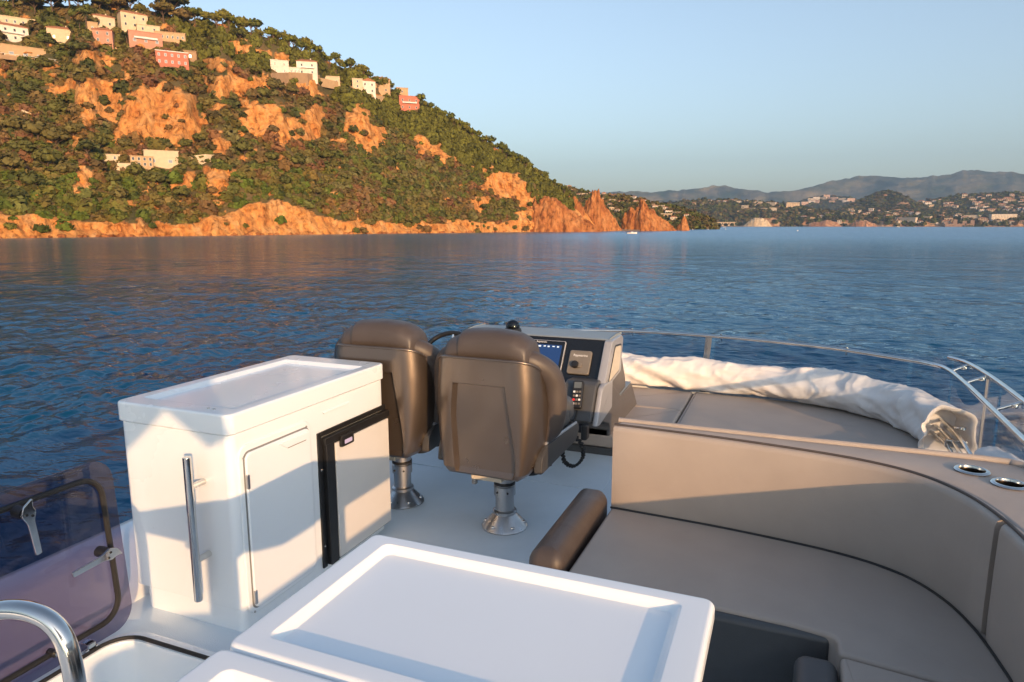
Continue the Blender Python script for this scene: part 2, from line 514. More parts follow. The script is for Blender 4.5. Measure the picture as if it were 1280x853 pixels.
class Hill:
    def __init__(s, name, x0, x1, nc, nr, sky, base_d, slope, rockfn=None, relief=4.0, rscale=40.0, rockrelief=0.0, material=None, back=60.0, low=12.0, skyn=0.0):
        pxs = np.linspace(x0, x1, nc)
        bd = base_d(pxs) if callable(base_d) else np.full(nc, float(base_d))
        yb = 281.5 + (CAM.z - SEA_Z + low * .12) / bd * 868
        ys = interp(sky)(pxs)
        if skyn: ys = ys + skyn * fbm(pxs / 11, pxs * 0 + bd[0] / 100, pxs * 0, 4)
        ys = np.minimum(ys, yb - .6)
        t = np.linspace(0, 1, nr)[:, None]
        PY = yb[None, :] + (ys - yb)[None, :] * t
        PX = pxs[None, :] + 0 * t
        rock = rockfn(PX, PY) if rockfn else np.zeros_like(PX)
        sf = np.where(rock > .5, .42, 1.0) * slope
        sf = smooth_cols(sf, 8)
        D = np.zeros_like(PX); D[0] = bd
        for r_ in range(1, nr):
            dpy = PY[r_ - 1] - PY[r_]
            D[r_] = D[r_ - 1] + dpy * D[r_ - 1] / 865.0 * sf[r_]
        D = smooth_cols(D, 5)
        a, b, c = rays(PX, PY)
        wx, wy, wz = a * D, b * D, CAM.z + c * D
        env = np.clip(t * 12, 0, 1)
        D = D + relief * env * fbm(wx / rscale, wy / rscale, wz / rscale * 1.5, 4)
        if rockrelief:
            rk = np.clip(smooth_cols(rock.astype(float), 1), 0, 1)
            D = D - rockrelief * rk * (ridged(wx / 10, wy / 10, wz / 34, 5) - .1) * 1.2 - rockrelief * .55 * rk * ridged(wx / 3.2, wy / 3.2, wz / 8, 3) - rockrelief * .5 * rk * np.abs(fbm(wx / 22, wy / 22, wz / 9, 4)) * 2
        wx, wy, wz = a * D, b * D, CAM.z + c * D
        # the far slope behind the ridge and a foot under the water
        ex = []
        for k in range(1, 5):
            ex.append(np.stack([a[-1] * (D[-1] + back * k), b[-1] * (D[-1] + back * k), wz[-1] - np.minimum(back * .35 * k, np.maximum(wz[-1] - SEA_Z, 0) * .9)], -1))
        foot = np.stack([a[0] * (D[0] - .5), b[0] * (D[0] - .5), np.full(nc, SEA_Z - .9)], -1)
        V = np.concatenate([foot[None], np.stack([wx, wy, wz], -1), np.array(ex)], 0)
        rk_all = np.concatenate([rock[:1], rock, np.repeat(rock[-1:], 4, 0)], 0)
        me = np_mesh(name, V.reshape(-1, 3), grid_faces(nr + 5, nc), True, {'rock': ('FLOAT', 'POINT', rk_all.astype(float))})
        s.o = obj(name, me, material)
        tag(s.o, kind='structure')
        s.pxs, s.PY, s.D, s.rock = pxs, PY, D, rock
    def at(s, px, py):
        px = np.atleast_1d(np.asarray(px, float)); py = np.atleast_1d(np.asarray(py, float))
        j = np.clip(np.round((px - s.pxs[0]) / (s.pxs[1] - s.pxs[0])).astype(int), 0, len(s.pxs) - 1)
        y0, y1 = s.PY[0, j], s.PY[-1, j]
        i = np.clip((py - y0) / (y1 - y0) * (s.PY.shape[0] - 1), 0, s.PY.shape[0] - 1)
        ii = np.clip(i.astype(int), 0, s.PY.shape[0] - 2); fr = i - ii
        d = s.D[ii, j] * (1 - fr) + s.D[ii + 1, j] * fr
        return d, s.rock[ii, j]

def ground_mat(name, soil, soil2, rockA, rockB, rockC, nscale=.05, bump=1.0, bscale=.4):
    m = bpy.data.materials.new(name); m.use_nodes = True
    n = m.node_tree; b = n.nodes['Principled BSDF']; b.inputs['Roughness'].default_value = .95; b.inputs['Specular IOR Level'].default_value = .1
    tc = n.nodes.new('ShaderNodeTexCoord'); at = n.nodes.new('ShaderNodeAttribute'); at.attribute_name = 'rock'
    def noise(sc_, det=6, st=None):
        ns = n.nodes.new('ShaderNodeTexNoise'); ns.inputs['Scale'].default_value = sc_; ns.inputs['Detail'].default_value = det
        if st:
            mp = n.nodes.new('ShaderNodeMapping'); mp.inputs['Scale'].default_value = st
            n.links.new(tc.outputs['Object'], mp.inputs[0]); n.links.new(mp.outputs[0], ns.inputs['Vector'])
        else: n.links.new(tc.outputs['Object'], ns.inputs['Vector'])
        return ns
    def ramp(src, cols):
        rp = n.nodes.new('ShaderNodeValToRGB'); e = rp.color_ramp.elements
        while len(e) < len(cols): e.new(.5)
        for i, (p, c) in enumerate(cols): e[i].position = p; e[i].color = (*c, 1)
        n.links.new(src, rp.inputs[0]); return rp
    r1 = ramp(noise(nscale * 3, 8, (1, 1, .35)).outputs['Fac'], [(.3, rockB), (.5, rockA), (.68, rockC)])
    vo = n.nodes.new('ShaderNodeTexNoise'); vo.inputs['Scale'].default_value = nscale * 7; vo.inputs['Detail'].default_value = 9; vo.inputs['Roughness'].default_value = .68
    mpv = n.nodes.new('ShaderNodeMapping'); mpv.inputs['Scale'].default_value = (1, 1, .42)
    n.links.new(tc.outputs['Object'], mpv.inputs[0]); n.links.new(mpv.outputs[0], vo.inputs['Vector'])
    cr_ = ramp(vo.outputs['Fac'], [(.36, (.38, .32, .3)), (.46, (.9, .88, .85)), (.6, (1.18, 1.15, 1.1))])
    mc = n.nodes.new('ShaderNodeMix'); mc.data_type = 'RGBA'; mc.blend_type = 'MULTIPLY'; mc.inputs[0].default_value = 1
    n.links.new(r1.outputs[0], mc.inputs[6]); n.links.new(cr_.outputs[0], mc.inputs[7])
    s1 = ramp(noise(nscale, 8).outputs['Fac'], [(.35, soil), (.65, soil2)])
    mx = n.nodes.new('ShaderNodeMix'); mx.data_type = 'RGBA'
    n.links.new(at.outputs['Fac'], mx.inputs[0]); n.links.new(s1.outputs[0], mx.inputs[6]); n.links.new(mc.outputs[2], mx.inputs[7])
    n.links.new(mx.outputs[2], b.inputs['Base Color'])
    bp = n.nodes.new('ShaderNodeBump'); bp.inputs['Distance'].default_value = bump
    n.links.new(noise(bscale, 8).outputs['Fac'], bp.inputs['Height']); n.links.new(bp.outputs[0], b.inputs['Normal'])
    return m

ROCKA, ROCKB, ROCKC = (.52, .245, .078), (.38, .155, .05), (.56, .31, .13)
HEADM = ground_mat('headland_ground', (.075, .072, .03), (.17, .115, .05), ROCKA, ROCKB, ROCKC, .05, 1.2, .35)
ROCKM = ground_mat('red_rock', ROCKA, ROCKB, (.36, .145, .05), (.20, .066, .026), (.44, .21, .085), .06, 1.0, .4)
HILLM = ground_mat('near_hill_ground', (.05, .06, .03), (.11, .10, .05), ROCKA, ROCKB, ROCKC, .02, 2.0, .1)
FARM = ground_mat('far_coast_ground', (.035, .045, .022), (.09, .08, .045), (.42, .25, .14), (.30, .16, .09), (.45, .32, .2), .012, 3.0, .06)
MOUNTM = ground_mat('mountain_ground', (.03, .05, .03), (.17, .14, .085), ROCKA, ROCKB, ROCKC, .0035, 30.0, .01)

# mountains and far coast ------------------------------------------------
m_l = Hill('mountains', 700, 1560, 300, 50,
           [(700, 243), (780, 240), (822, 240), (862, 236.5), (905, 231), (940, 238.5), (968, 240.5), (1000, 236), (1040, 226), (1075, 219), (1100, 220.5),
            (1130, 223), (1180, 219), (1205, 214), (1222, 212.5), (1250, 215), (1290, 218), (1360, 208), (1460, 214), (1560, 225)],
           7200.0, 2.6, None, 900.0, 1100.0, material=MOUNTM, back=300, skyn=2.6)
t_r = Hill('right_town_slope', 1105, 1500, 190, 34, [(1105, 279), (1135, 263), (1160, 250), (1195, 244), (1250, 241), (1290, 240), (1400, 236), (1500, 238)],
           3300.0, 2.6, None, 60.0, 160.0, material=FARM, back=120)
t_b = Hill('apartment_hill', 960, 1100, 90, 24, [(960, 268), (985, 258), (1005, 249), (1030, 244), (1062, 246), (1085, 258), (1100, 270)],
           4300.0, 2.2, None, 40.0, 150.0, material=FARM, back=120)
def cone_rock(PX, PY):
    return (fbm(PX / 9, PY / 5, PX * 0, 3) > .33) & (PX > 1105)
c_h = Hill('cone_hill', 1020, 1215, 120, 40, [(1020, 276), (1045, 264), (1062, 256), (1080, 247), (1095, 240), (1106, 237.5), (1117, 239), (1135, 246), (1155, 257), (1180, 268), (1215, 278)],
           3150.0, 2.0, cone_rock, 26.0, 80.0, 4.0, material=FARM, back=100)
def coast_rock(PX, PY):
    q = fbm(PX / 6, PY / 3, PX * 0 + 4, 3)
    return ((PY > 272 + 4 * q) & (PX > 925) & (PX < 975)) | ((PY > 276 - 4 * q) & (PX > 1000)) | (q > .42)
f_c = Hill('far_coast', 780, 1560, 330, 40,
           [(780, 262), (800, 258), (850, 252.5), (880, 250.5), (920, 250), (960, 254), (985, 256), (1000, 260), (1030, 265), (1060, 268), (1120, 271), (1200, 273), (1290, 273), (1560, 270)],
           2750.0, 2.0, coast_rock, 30.0, 90.0, 5.0, material=FARM, back=90)
n_t = Hill('near_town_slope', 640, 900, 160, 40, [(640, 226), (690, 230), (715, 237), (745, 244), (780, 246), (800, 250), (830, 257), (860, 264), (885, 273), (900, 281)],
           960.0, 1.7, None, 14.0, 45.0, material=HILLM, back=50)

# the headland --------------------------------------------------------
ROCKS = [
    [(140, 178), (148, 140), (178, 104), (215, 104), (246, 128), (254, 170), (232, 186), (190, 184)],
    [(55, 112), (80, 100), (112, 97), (150, 104), (152, 130), (138, 162), (105, 156), (92, 126)],
    [(92, 64), (146, 70), (142, 84), (98, 86)], [(30, 92), (52, 88), (60, 100), (36, 104)],
    [(248, 95), (335, 98), (338, 114), (285, 126), (258, 118)],
    [(262, 72), (296, 78), (292, 90), (262, 86)], [(282, 58), (338, 61), (336, 70), (286, 67)], [(345, 66), (358, 64), (360, 78), (346, 78)],
    [(294, 152), (318, 130), (345, 136), (362, 146), (396, 130), (411, 164), (372, 180), (312, 176)],
    [(428, 142), (455, 138), (484, 164), (478, 192), (450, 190), (430, 166)],
    [(514, 164), (545, 178), (578, 205), (560, 209), (520, 187)],
    [(604, 208), (648, 216), (662, 244), (622, 252), (602, 236)], [(640, 232), (665, 240), (690, 262), (680, 284), (650, 284)],
    [(350, 100), (395, 98), (400, 118), (385, 122)],
    [(90, 205), (122, 214), (118, 246), (96, 240)], [(208, 218), (245, 216), (240, 240), (212, 240)], [(270, 170), (292, 176), (284, 200), (266, 192)],
    [(255, 205), (292, 212), (286, 252), (258, 240)], [(588, 240), (612, 250), (604, 268), (586, 262)],
]
def head_rock(PX, PY):
    jx = 9 * fbm(PX / 14, PY / 14, PX * 0 + 1, 3); jy = 8 * fbm(PX / 12, PY / 12, PX * 0 + 9, 3)
    m = np.zeros(PX.shape, bool)
    for p in ROCKS:
        m |= inpoly(PX + jx, PY + jy, p)
    top = np.interp(PX, [-500, 0, 60, 110, 230, 280, 320, 350, 390, 430, 520, 640, 700, 760], [268, 268, 271, 277, 281, 268, 254, 250, 266, 277, 279, 276, 262, 262])
    m |= PY > top + 5 * fbm(PX / 11, PY / 30, PX * 0 + 3, 3)
    m |= fbm(PX / 16, PY / 11, PX * 0 + 6, 4) > .40
    return m
head_d = interp([(-560, 330), (-200, 340), (0, 372), (150, 388), (300, 408), (430, 446), (560, 500), (640, 560), (700, 600), (745, 640)])
head = Hill('headland', -560, 745, 640, 170,
            [(-560, -150), (-300, -90), (-60, -8), (0, 0), (60, 8), (130, 6), (190, 14), (240, 26), (285, 31), (330, 46), (400, 72), (450, 95), (500, 121), (545, 142), (590, 168),
             (640, 197), (690, 229), (715, 246), (732, 266), (745, 284)],
            head_d, 1.45, head_rock, 9.0, 38.0, 4.5, material=HEADM, back=30)

# ------------------------------------------------------------------ rocks
def rock(name, label, sil, d, thick, seed, rough=1.0, group=None, lean=0.0, n=78, mt=None):
    sil = np.array(sil, float)
    px = np.linspace(sil[0, 0], sil[-1, 0], n); py = np.interp(px, sil[:, 0], sil[:, 1])
    b = np.linspace(-1, 1, 34)[:, None]
    a_, b_, c_ = rays(px, py)
    H = np.maximum(CAM.z + c_ * d - SEA_Z, 0)
    H = H * (1 + rough * .2 * ridged(np.arange(n) / n * 15 + seed, np.zeros(n), np.zeros(n) + seed, 4))
    prof = (1 - np.abs(b) ** 1.7)
    width = (sil[-1, 0] - sil[0, 0]) / 865 * d
    env = np.sin(np.linspace(0, math.pi, n)) ** .5
    th = thick * (.35 + .65 * env)[None, :] * (.5 + .5 * H / H.max())[None, :]
    Z = SEA_Z - 1.2 + (H + 1.2)[None, :] * prof
    DD = d + th * b + lean * (Z - SEA_Z)
    X = a_[None, :] * DD; Y = b_[None, :] * DD
    s_ = seed * 7.3
    k = rough * (1 - np.clip(np.abs(prof - 1) < 1e-6, 0, 1) * .0)
    nx = 1.5 * ridged(X / 8 + s_, Y / 8, Z / 22, 5) + .8 * ridged(X / 3 + s_, Y / 3, Z / 9, 4)
    a2, b2 = a_[None, :], b_[None, :]
    X = X - a2 * nx * 2.0 * k; Y = Y - b2 * nx * 2.0 * k
    sx = fbm(X / 5 + s_, Y / 5, Z / 6, 4) * 2.2 * k
    X = X + b2 * sx; Y = Y - a2 * sx
    Z = Z + (fbm(X / 4 + s_, Y / 4, Z * 0, 3) * 1.1 * k) * prof
    V = np.stack([X, Y, Z], -1).reshape(-1, 3)
    base = V.mean(0); base[2] = SEA_Z
    me = np_mesh(name, V - base, grid_faces(34, n), True, {'rock': ('FLOAT', 'POINT', np.ones(len(V)))})
    o = obj(name, me, mt or ROCKM); o.location = base
    return tag(o, label, 'rock', group)

CLIFFM = ground_mat('far_red_rock', ROCKA, ROCKB, (.36, .19, .11), (.24, .12, .07), (.42, .26, .16), .03, 1.5, .2)
rock('rock_point', 'broad rounded orange rock sloping into the sea at the tip of the wooded headland',
     [(644, 290), (650, 268), (657, 257), (668, 252), (680, 249), (694, 251), (704, 257), (712, 265), (722, 268), (734, 275), (744, 283), (752, 290)], 590, 17, 1)
rock('rock_spire', 'tall pointed red rock spire rising behind the beach beside the rounded orange rock',
     [(718, 289), (724, 268), (731, 257), (737, 250), (741, 240), (744.5, 236), (748, 239), (751, 248), (757, 256), (763, 267), (770, 274), (778, 289)], 668, 13, 2, .8)
rock('rock_island', 'jagged red rock island with a peak, standing in the sea between beach and small stack',
     [(774, 289), (777, 276), (781, 265), (788, 260), (794, 264), (798, 258), (801, 251), (805, 252), (810, 259), (818, 265), (828, 274), (838, 281), (846, 289)], 700, 16, 3, .9)
rock('rock_stack', 'small red sea stack with a narrow tip beyond the end of the jagged rock island',
     [(843, 289), (848, 282), (851, 279), (853, 272), (856, 270), (859, 276), (862, 289)], 735, 6, 4, .45, n=40)
rock('rock_outcrop', 'orange rock outcrop half hidden behind the rounded rock at the headland tip',
     [(690, 290), (698, 262), (708, 250), (716, 247), (724, 252), (730, 262), (736, 276), (742, 289)], 640, 10, 5, .8)
rock('coastal_cliff', 'low red cliff at the foot of the cone shaped hill on the far shore',
     [(1060, 284), (1064, 279), (1073, 276), (1084, 277), (1093, 279.5), (1098, 284)], 2700, 35, 6, .9, n=40, mt=CLIFFM)
rock('coastal_cliff', 'low red cliff on the far shore left of the cone shaped hill, below trees',
     [(1006, 284), (1012, 279), (1024, 277), (1036, 275), (1046, 278.5), (1054, 284)], 2710, 35, 7, .9, n=40, mt=CLIFFM)
rock('quarried_cliff', 'pale cream cliff face at the waterline of the far shore beside the arched viaduct',
     [(927, 284), (936, 277), (943, 272), (950, 272), (958, 275), (966, 284)], 2715, 30, 8, .8, n=40,
     mt=ground_mat('cream_rock', ROCKA, ROCKB, (.55, .43, .28), (.45, .33, .2), (.6, .5, .36), .03, 1.0, .2))

# shore boulders along the headland: too many small ones to count
def blob(r, seed, n=10, m=7):
    V = []
    for j in range(m + 1):
        for i in range(n):
            a = 2 * math.pi * i / n; e = -math.pi / 2 + math.pi * j / m
            d = np.array([math.cos(e) * math.cos(a), math.cos(e) * math.sin(a), math.sin(e)])
            V.append(d)
    V = np.array(V)
    k = 1 + .35 * fbm(V[:, 0] * 1.6 + seed, V[:, 1] * 1.6, V[:, 2] * 1.6, 3)
    return V * k[:, None] * r, grid_faces(m + 1, n, True)
Vs, Qs, off = [], [], 0
rs = np.random.RandomState(5)
for q in range(230):
    px = rs.uniform(-250, 650); d0 = float(head_d(px)) - rs.uniform(-1.5, 3.5)
    V, Q = blob(rs.uniform(.6, 2.0), q * 3.1)
    a, b, c = rays(px, 290)
    V = V * np.array([1, 1, .7]) + np.array([a * d0, b * d0, SEA_Z + rs.uniform(-.3, .5)])
    Vs.append(V); Qs.append(Q + off); off += len(V)
me = np_mesh('shore_boulders', np.concatenate(Vs), np.concatenate(Qs), True, {'rock': ('FLOAT', 'POINT', np.ones(off))})
tag(obj('shore_boulders', me, ROCKM), 'reddish boulders tumbled along the waterline of the headland', 'boulders', kind='stuff')

# beach
def beach_strip(name, pxa, pxb, dist_lo, dist_hi):
    V = []; n = 30
    for j in range(8):
        t = j / 7
        for i in range(n + 1):
            px = pxa + (pxb - pxa) * i / n
            a, b, c = rays(px, 287)
            d = dist_lo + (dist_hi - dist_lo) * t + 4 * math.sin(i * .5) * (1 - t)
            V.append((float(a) * d, float(b) * d, SEA_Z - .3 + 3.2 * t ** .8))
    me = np_mesh(name, V, grid_faces(8, n + 1), True)
    tag(obj(name, me, mat(name + '_sand', (.34, .22, .13), .95, var=.2, vscale=.2)), kind='structure')
beach_strip('beach', 700, 800, 652, 735)
beach_strip('far_beach', 862, 930, 2660, 2760)

# ------------------------------------------------------------------ foliage
FOL = bpy.data.materials.new('foliage'); FOL.use_nodes = True
_n = FOL.node_tree; _b = _n.nodes['Principled BSDF']; _b.inputs['Roughness'].default_value = .8; _b.inputs['Specular IOR Level'].default_value = .2
_at = _n.nodes.new('ShaderNodeAttribute'); _at.attribute_name = 'tint'
_tc = _n.nodes.new('ShaderNodeTexCoord'); _ns = _n.nodes.new('ShaderNodeTexNoise'); _ns.inputs['Scale'].default_value = .9
_mx = _n.nodes.new('ShaderNodeMix'); _mx.data_type = 'RGBA'; _mx.blend_type = 'MULTIPLY'; _mx.inputs[0].default_value = .5
_n.links.new(_tc.outputs['Object'], _ns.inputs['Vector'])
_n.links.new(_at.outputs['Color'], _mx.inputs[6]); _n.links.new(_ns.outputs['Color'], _mx.inputs[7])
_n.links.new(_at.outputs['Color'], _b.inputs['Base Color'])

def crown_template(nq, seed, zsc=.85, core=.66, size=.36):
    rs = np.random.RandomState(seed)
    d = rs.normal(size=(nq, 3)); d[:, 2] = np.abs(d[:, 2]) * 1.0 - .35 * (rs.rand(nq) < .45)
    d /= np.linalg.norm(d, axis=1)[:, None]
    lump = 1 + .28 * fbm(d[:, 0] * 1.9 + seed, d[:, 1] * 1.9, d[:, 2] * 1.9, 2)
    c = d * (lump * rs.uniform(.78, 1.06, nq))[:, None]
    nn = d + rs.normal(size=(nq, 3)) * .45; nn /= np.linalg.norm(nn, axis=1)[:, None]
    t = np.cross(nn, rs.normal(size=(nq, 3))); t /= np.linalg.norm(t, axis=1)[:, None]
    bn = np.cross(nn, t)
    s = size * rs.uniform(.6, 1.3, nq)[:, None]
    V = np.stack([c - t * s - bn * s * .6, c + t * s * .8 - bn * s * .7, c + t * s + bn * s * .6, c - t * s * .7 + bn * s * .8], 1).reshape(-1, 3)
    Q = np.arange(nq * 4).reshape(-1, 4)
    if core:
        CV, CQ = blob(core, seed * 2.7, 8, 5)
        Q = np.concatenate([Q, CQ + len(V)]); V = np.concatenate([V, CV])
    V = V * np.array([1, 1, zsc])
    return V, Q

TPL = [crown_template(74, s, 1.0, .62, .30) for s in range(8)]
TPS = [crown_template(22, 20 + s, core=.7, size=.5) for s in range(6)]
GREENS = np.array([(.085, .095, .028), (.066, .090, .024), (.105, .105, .036), (.046, .062, .022), (.115, .095, .042), (.078, .110, .026), (.105, .115, .052), (.088, .074, .038)]) * np.array([1.35, 1.1, .85])

def foliage_mass(name, label, pts, rad, tint, tpls, zs=None, seed=1):
    rs = np.random.RandomState(seed)
    Vs, Qs, Cs, off = [], [], [], 0
    for k in range(len(pts)):
        V, Q = tpls[rs.randint(len(tpls))]
        a = rs.uniform(0, 6.28); ca, sa = math.cos(a), math.sin(a)
        W = V * rad[k] * np.array([1, 1, 1 if zs is None else zs[k]])
        W = np.stack([W[:, 0] * ca - W[:, 1] * sa, W[:, 0] * sa + W[:, 1] * ca, W[:, 2]], -1) + pts[k]
        Vs.append(W); Qs.append(Q + off); off += len(V)
        c = tint[k] * rs.uniform(.75, 1.25, (len(V) // 4 + 1, 1)).repeat(4, 0)[:len(V)]
        Cs.append(np.concatenate([np.broadcast_to(c, (len(V), 3)), np.ones((len(V), 1))], 1))
    me = np_mesh(name, np.concatenate(Vs), np.concatenate(Qs), False, {'tint': ('FLOAT_COLOR', 'POINT', np.concatenate(Cs))})
    return tag(obj(name, me, FOL), label, 'scrub', kind='stuff')

HOUSE_KEEP = []      # (px, py, half width, height) kept clear of shrubs
def hill_points(h, x0, x1, n, seed, rockkeep, margin=.0, ylim=None):
    rs = np.random.RandomState(seed)
    px = rs.uniform(x0, x1, n)
    j = np.clip(((px - h.pxs[0]) / (h.pxs[1] - h.pxs[0])).astype(int), 0, len(h.pxs) - 1)
    y0, y1 = h.PY[0, j], h.PY[-1, j]
    t = rs.uniform(0.01, 1.0, n)
    keep = rs.rand(n) < np.clip((y0 - y1) / (y0 - y1).max(), .1, 1)
    px, t, y0, y1 = px[keep], t[keep], y0[keep], y1[keep]
    py = y0 + (y1 - y0) * t
    d, rk = h.at(px, py)
    ok = (rk < .5) | (rs.rand(len(px)) < rockkeep)
    if margin:      # keep shrubs from hanging over rock faces below them
        d2, rk2 = h.at(px, py + margin)
        ok &= (rk2 < .5) | (rs.rand(len(px)) < .8)
    for (hx, hy, hw, hh) in HOUSE_KEEP:
        ok &= ~((np.abs(px - hx) < hw + 3) & (py < hy + 6) & (py > hy - hh * .8))
    px, py, d = px[ok], py[ok], d[ok]
    a, b, c = rays(px, py)
    return px, py, d, np.stack([a * d, b * d, CAM.z + c * d], -1)

# ------------------------------------------------------------------ houses on the headland
def plaster(name, c): return mat(name, c, .9, var=.14, vscale=.5, bump=.02, bscale=2)
W_CREAM = plaster('cream_plaster', (.62, .50, .34)); W_WHITE = plaster('white_plaster', (.70, .64, .56)); W_PINK = plaster('pink_plaster', (.52, .25, .17))
W_RED = plaster('red_plaster', (.50, .17, .11)); W_OCHRE = plaster('ochre_plaster', (.50, .34, .19)); W_STONE = plaster('stone_wall', (.36, .23, .13))
TILE = mat('terracotta_tiles', (.42, .17, .085), .9, var=.3, vscale=1.5, bump=.03, bscale=5)
PANE = mat('dark_window_pane', (.05, .055, .06), .15, var=.3, vscale=2)
SHUT = mat('blue_grey_shutter', (.25, .30, .36), .6, var=.1, vscale=3)
WHITEW = plaster('white_trim', (.75, .72, .68))

def win_mesh(w, h, pane):
    m = MB(); m.plainbox((0, -.03, h / 2), (w + .24, .06, h + .24)); m.cur = 1
    m.plainbox((0, -.07, h / 2), (w, .05, h))
    return m

def house(px, py, wpx, hpx, label, wall, roof='hip', cols=3, rows=2, rot=0.0, dep=9.0, pane=None, name='hillside_house', trim=None, extra=None, h=None, winw=1.1, group=None):
    hl = h or head
    d = float(hl.at(px, py)[0][0]) - 1.5
    p = P(px, py, d); a, b, c = rays(px, py)
    k = d / 865.0; W = wpx * k; Hh = hpx * k
    HOUSE_KEEP.append((px, py, wpx / 2, hpx))
    t = thing(name, label, 'house', p, math.atan2(-float(a), float(b)) + rot, group)
    rise = 0
    m = MB(); m.plainbox((0, dep / 2, Hh / 2 - 3), (W, dep, Hh + 6)); obj('wall', m, wall, t, 0, False, False)
    m = MB()
    if roof == 'hip':
        o = .5; e = min(W, dep) * .42; z = Hh + .002; rz_ = Hh + min(W, dep) * .22
        V = [(-W / 2 - o, -o, z), (W / 2 + o, -o, z), (W / 2 + o, dep + o, z), (-W / 2 - o, dep + o, z)]
        V += [(x_, y_, z + .3) for x_, y_, _ in V] + [(-W / 2 + e, dep / 2, rz_ + .3), (W / 2 - e, dep / 2, rz_ + .3)]
        m.add(V, [(3, 2, 1, 0), (0, 1, 5, 4), (1, 2, 6, 5), (2, 3, 7, 6), (3, 0, 4, 7), (4, 5, 9, 8), (5, 6, 9), (6, 7, 8, 9), (7, 4, 8)])
        ro = obj('roof', m, TILE, t, 0, False, False)
        m = MB(); m.plainbox((W * .18, dep * .6, rz_ + .2), (.7, .7, 2.0)); obj('chimney', m, wall, ro, 0, False, False)
    elif roof == 'gable':
        z = Hh + .002; g = W * .2
        V = [(-W / 2 - .4, -.4, z), (W / 2 + .4, -.4, z), (W / 2 + .4, dep + .4, z), (-W / 2 - .4, dep + .4, z), (0, -.4, z + g), (0, dep + .4, z + g)]
        m.add(V, [(3, 2, 1, 0), (0, 1, 4), (1, 2, 5, 4), (2, 3, 5), (3, 0, 4, 5)]); obj('roof', m, [TILE], t, 0, False, False)
    else:
        m.plainbox((0, dep / 2, Hh + .22), (W + .5, dep + .5, .44)); obj('roof', m, trim or wall, t, 0, False, False)
    ww = min(winw, W / (cols * 1.7)); wh = min(1.6, Hh / rows * .55)
    wm = win_mesh(ww, wh, None).mesh('window', 0); wm.materials.append(trim or WHITEW); wm.materials.append(pane or PANE)
    for r_ in range(rows):
        for q in range(cols):
            o = bpy.data.objects.new('window', wm); COL.objects.link(o); o.parent = t
            o.location = ((q + .5) / cols * W - W / 2, 0, Hh * (r_ + .28) / rows)
    if extra == 'balcony':
        m = MB(); m.plainbox((0, -.7, Hh * .5), (W * .7, 1.4, .2)); m.plainbox((0, -1.35, Hh * .5 + .5), (W * .7, .1, 1.0)); obj('balcony', m, trim or WHITEW, t, 0, False, False)
    if extra == 'terrace':
        m = MB(); m.plainbox((0, -3.5, -1.2), (W * 1.35, 7, 2.4)); obj('terrace', m, trim or W_STONE, t, 0, False, False)
        m = MB()
        for q in range(8): m.plainbox((-W * .62 + q * W * 1.24 / 7, -6.8, .5), (.22, .22, 1.0))
        m.plainbox((0, -6.8, 1.0), (W * 1.3, .2, .15)); obj('balustrade', m, WHITEW, t, 0, False, False)
    return t

house(14, 51, 30, 14, 'white two storey villa on the hilltop with a long balcony, beside round trees', W_WHITE, 'hip', 4, 2, .15, extra='balcony')
house(14, 31, 40, 7, 'long low cream house with a colonnade above the white balcony villa', W_CREAM, 'flat', 6, 1)
house(24, 74, 46, 12, 'wide ochre house with terrace and balustrade below the white balcony villa', W_OCHRE, 'flat', 4, 1, .1, extra='terrace', pane=SHUT, winw=2.2)
house(77, 53, 24, 13, 'small cream cottage with red tiled roof and two windows among dark hilltop trees', W_CREAM, 'hip', 2, 1, -.1)
house(116, 40, 10, 9, 'narrow ochre outhouse half hidden by trees beside the red roofed cottage', W_OCHRE, 'flat', 1, 1)
house(131, 35, 20, 11, 'cream house with two tall chimneys among palms on the hilltop', W_CREAM, 'hip', 2, 1, .2)
house(129, 54, 18, 13, 'pink house with white ground floor and red roof below the chimneyed cream house', W_PINK, 'hip', 2, 2, -.15)
house(169, 36, 26, 15, 'tall cream villa with hipped roof standing highest on the hill', W_CREAM, 'hip', 3, 2, .25)
house(186, 41, 22, 7, 'low cream annex with terrace beside the tall cream villa', W_CREAM, 'flat', 2, 1, .1)
house(183, 58, 32, 14, 'broad pink villa with long white windows on the hillside', W_PINK, 'flat', 3, 1, .1, winw=1.6, pane=SHUT, extra='balcony')
house(213, 51, 30, 8, 'long beige house with a row of dark windows behind the broad pink villa', W_OCHRE, 'flat', 6, 1, -.1)
house(216, 82, 32, 14, 'red house with a white glazed upper storey stepped into the slope', W_RED, 'flat', 5, 2, .05, trim=WHITEW, pane=SHUT)
house(238, 75, 13, 9, 'plain stone garden house attached beside the red house with glazed storey', W_STONE, 'flat', 1, 1)
house(350, 92, 20, 14, 'white cubic two storey house on a stone retaining wall', W_WHITE, 'flat', 2, 2, .1)
house(367, 93, 16, 7, 'low white arcade linking two white houses on the retaining wall', W_WHITE, 'flat', 4, 1)
house(384, 94, 23, 15, 'white two storey house with red hipped roof and first floor balcony', W_WHITE, 'hip', 2, 2, -.05, extra='balcony')
house(413, 106, 22, 9, 'low cream roadside house with shaded porch along the ridge wall', W_CREAM, 'flat', 3, 1)
house(447, 111, 12, 11, 'narrow cream house with a balcony joined to the white gabled house', W_CREAM, 'flat', 1, 2)
house(461, 117, 17, 14, 'white gabled house with two rows of windows on the ridge', W_WHITE, 'gable', 2, 2, .3)
house(477, 116, 22, 16, 'large plain beige house behind the white gabled house', W_OCHRE, 'hip', 2, 2, .35)
house(503, 118, 14, 7, 'small ochre house with domed tree above the salmon villa', W_OCHRE, 'flat', 1, 1, .2)
house(512, 138, 25, 16, 'salmon red villa with tall balcony openings at the end of the ridge', W_RED, 'flat', 3, 2, .25, extra='balcony')
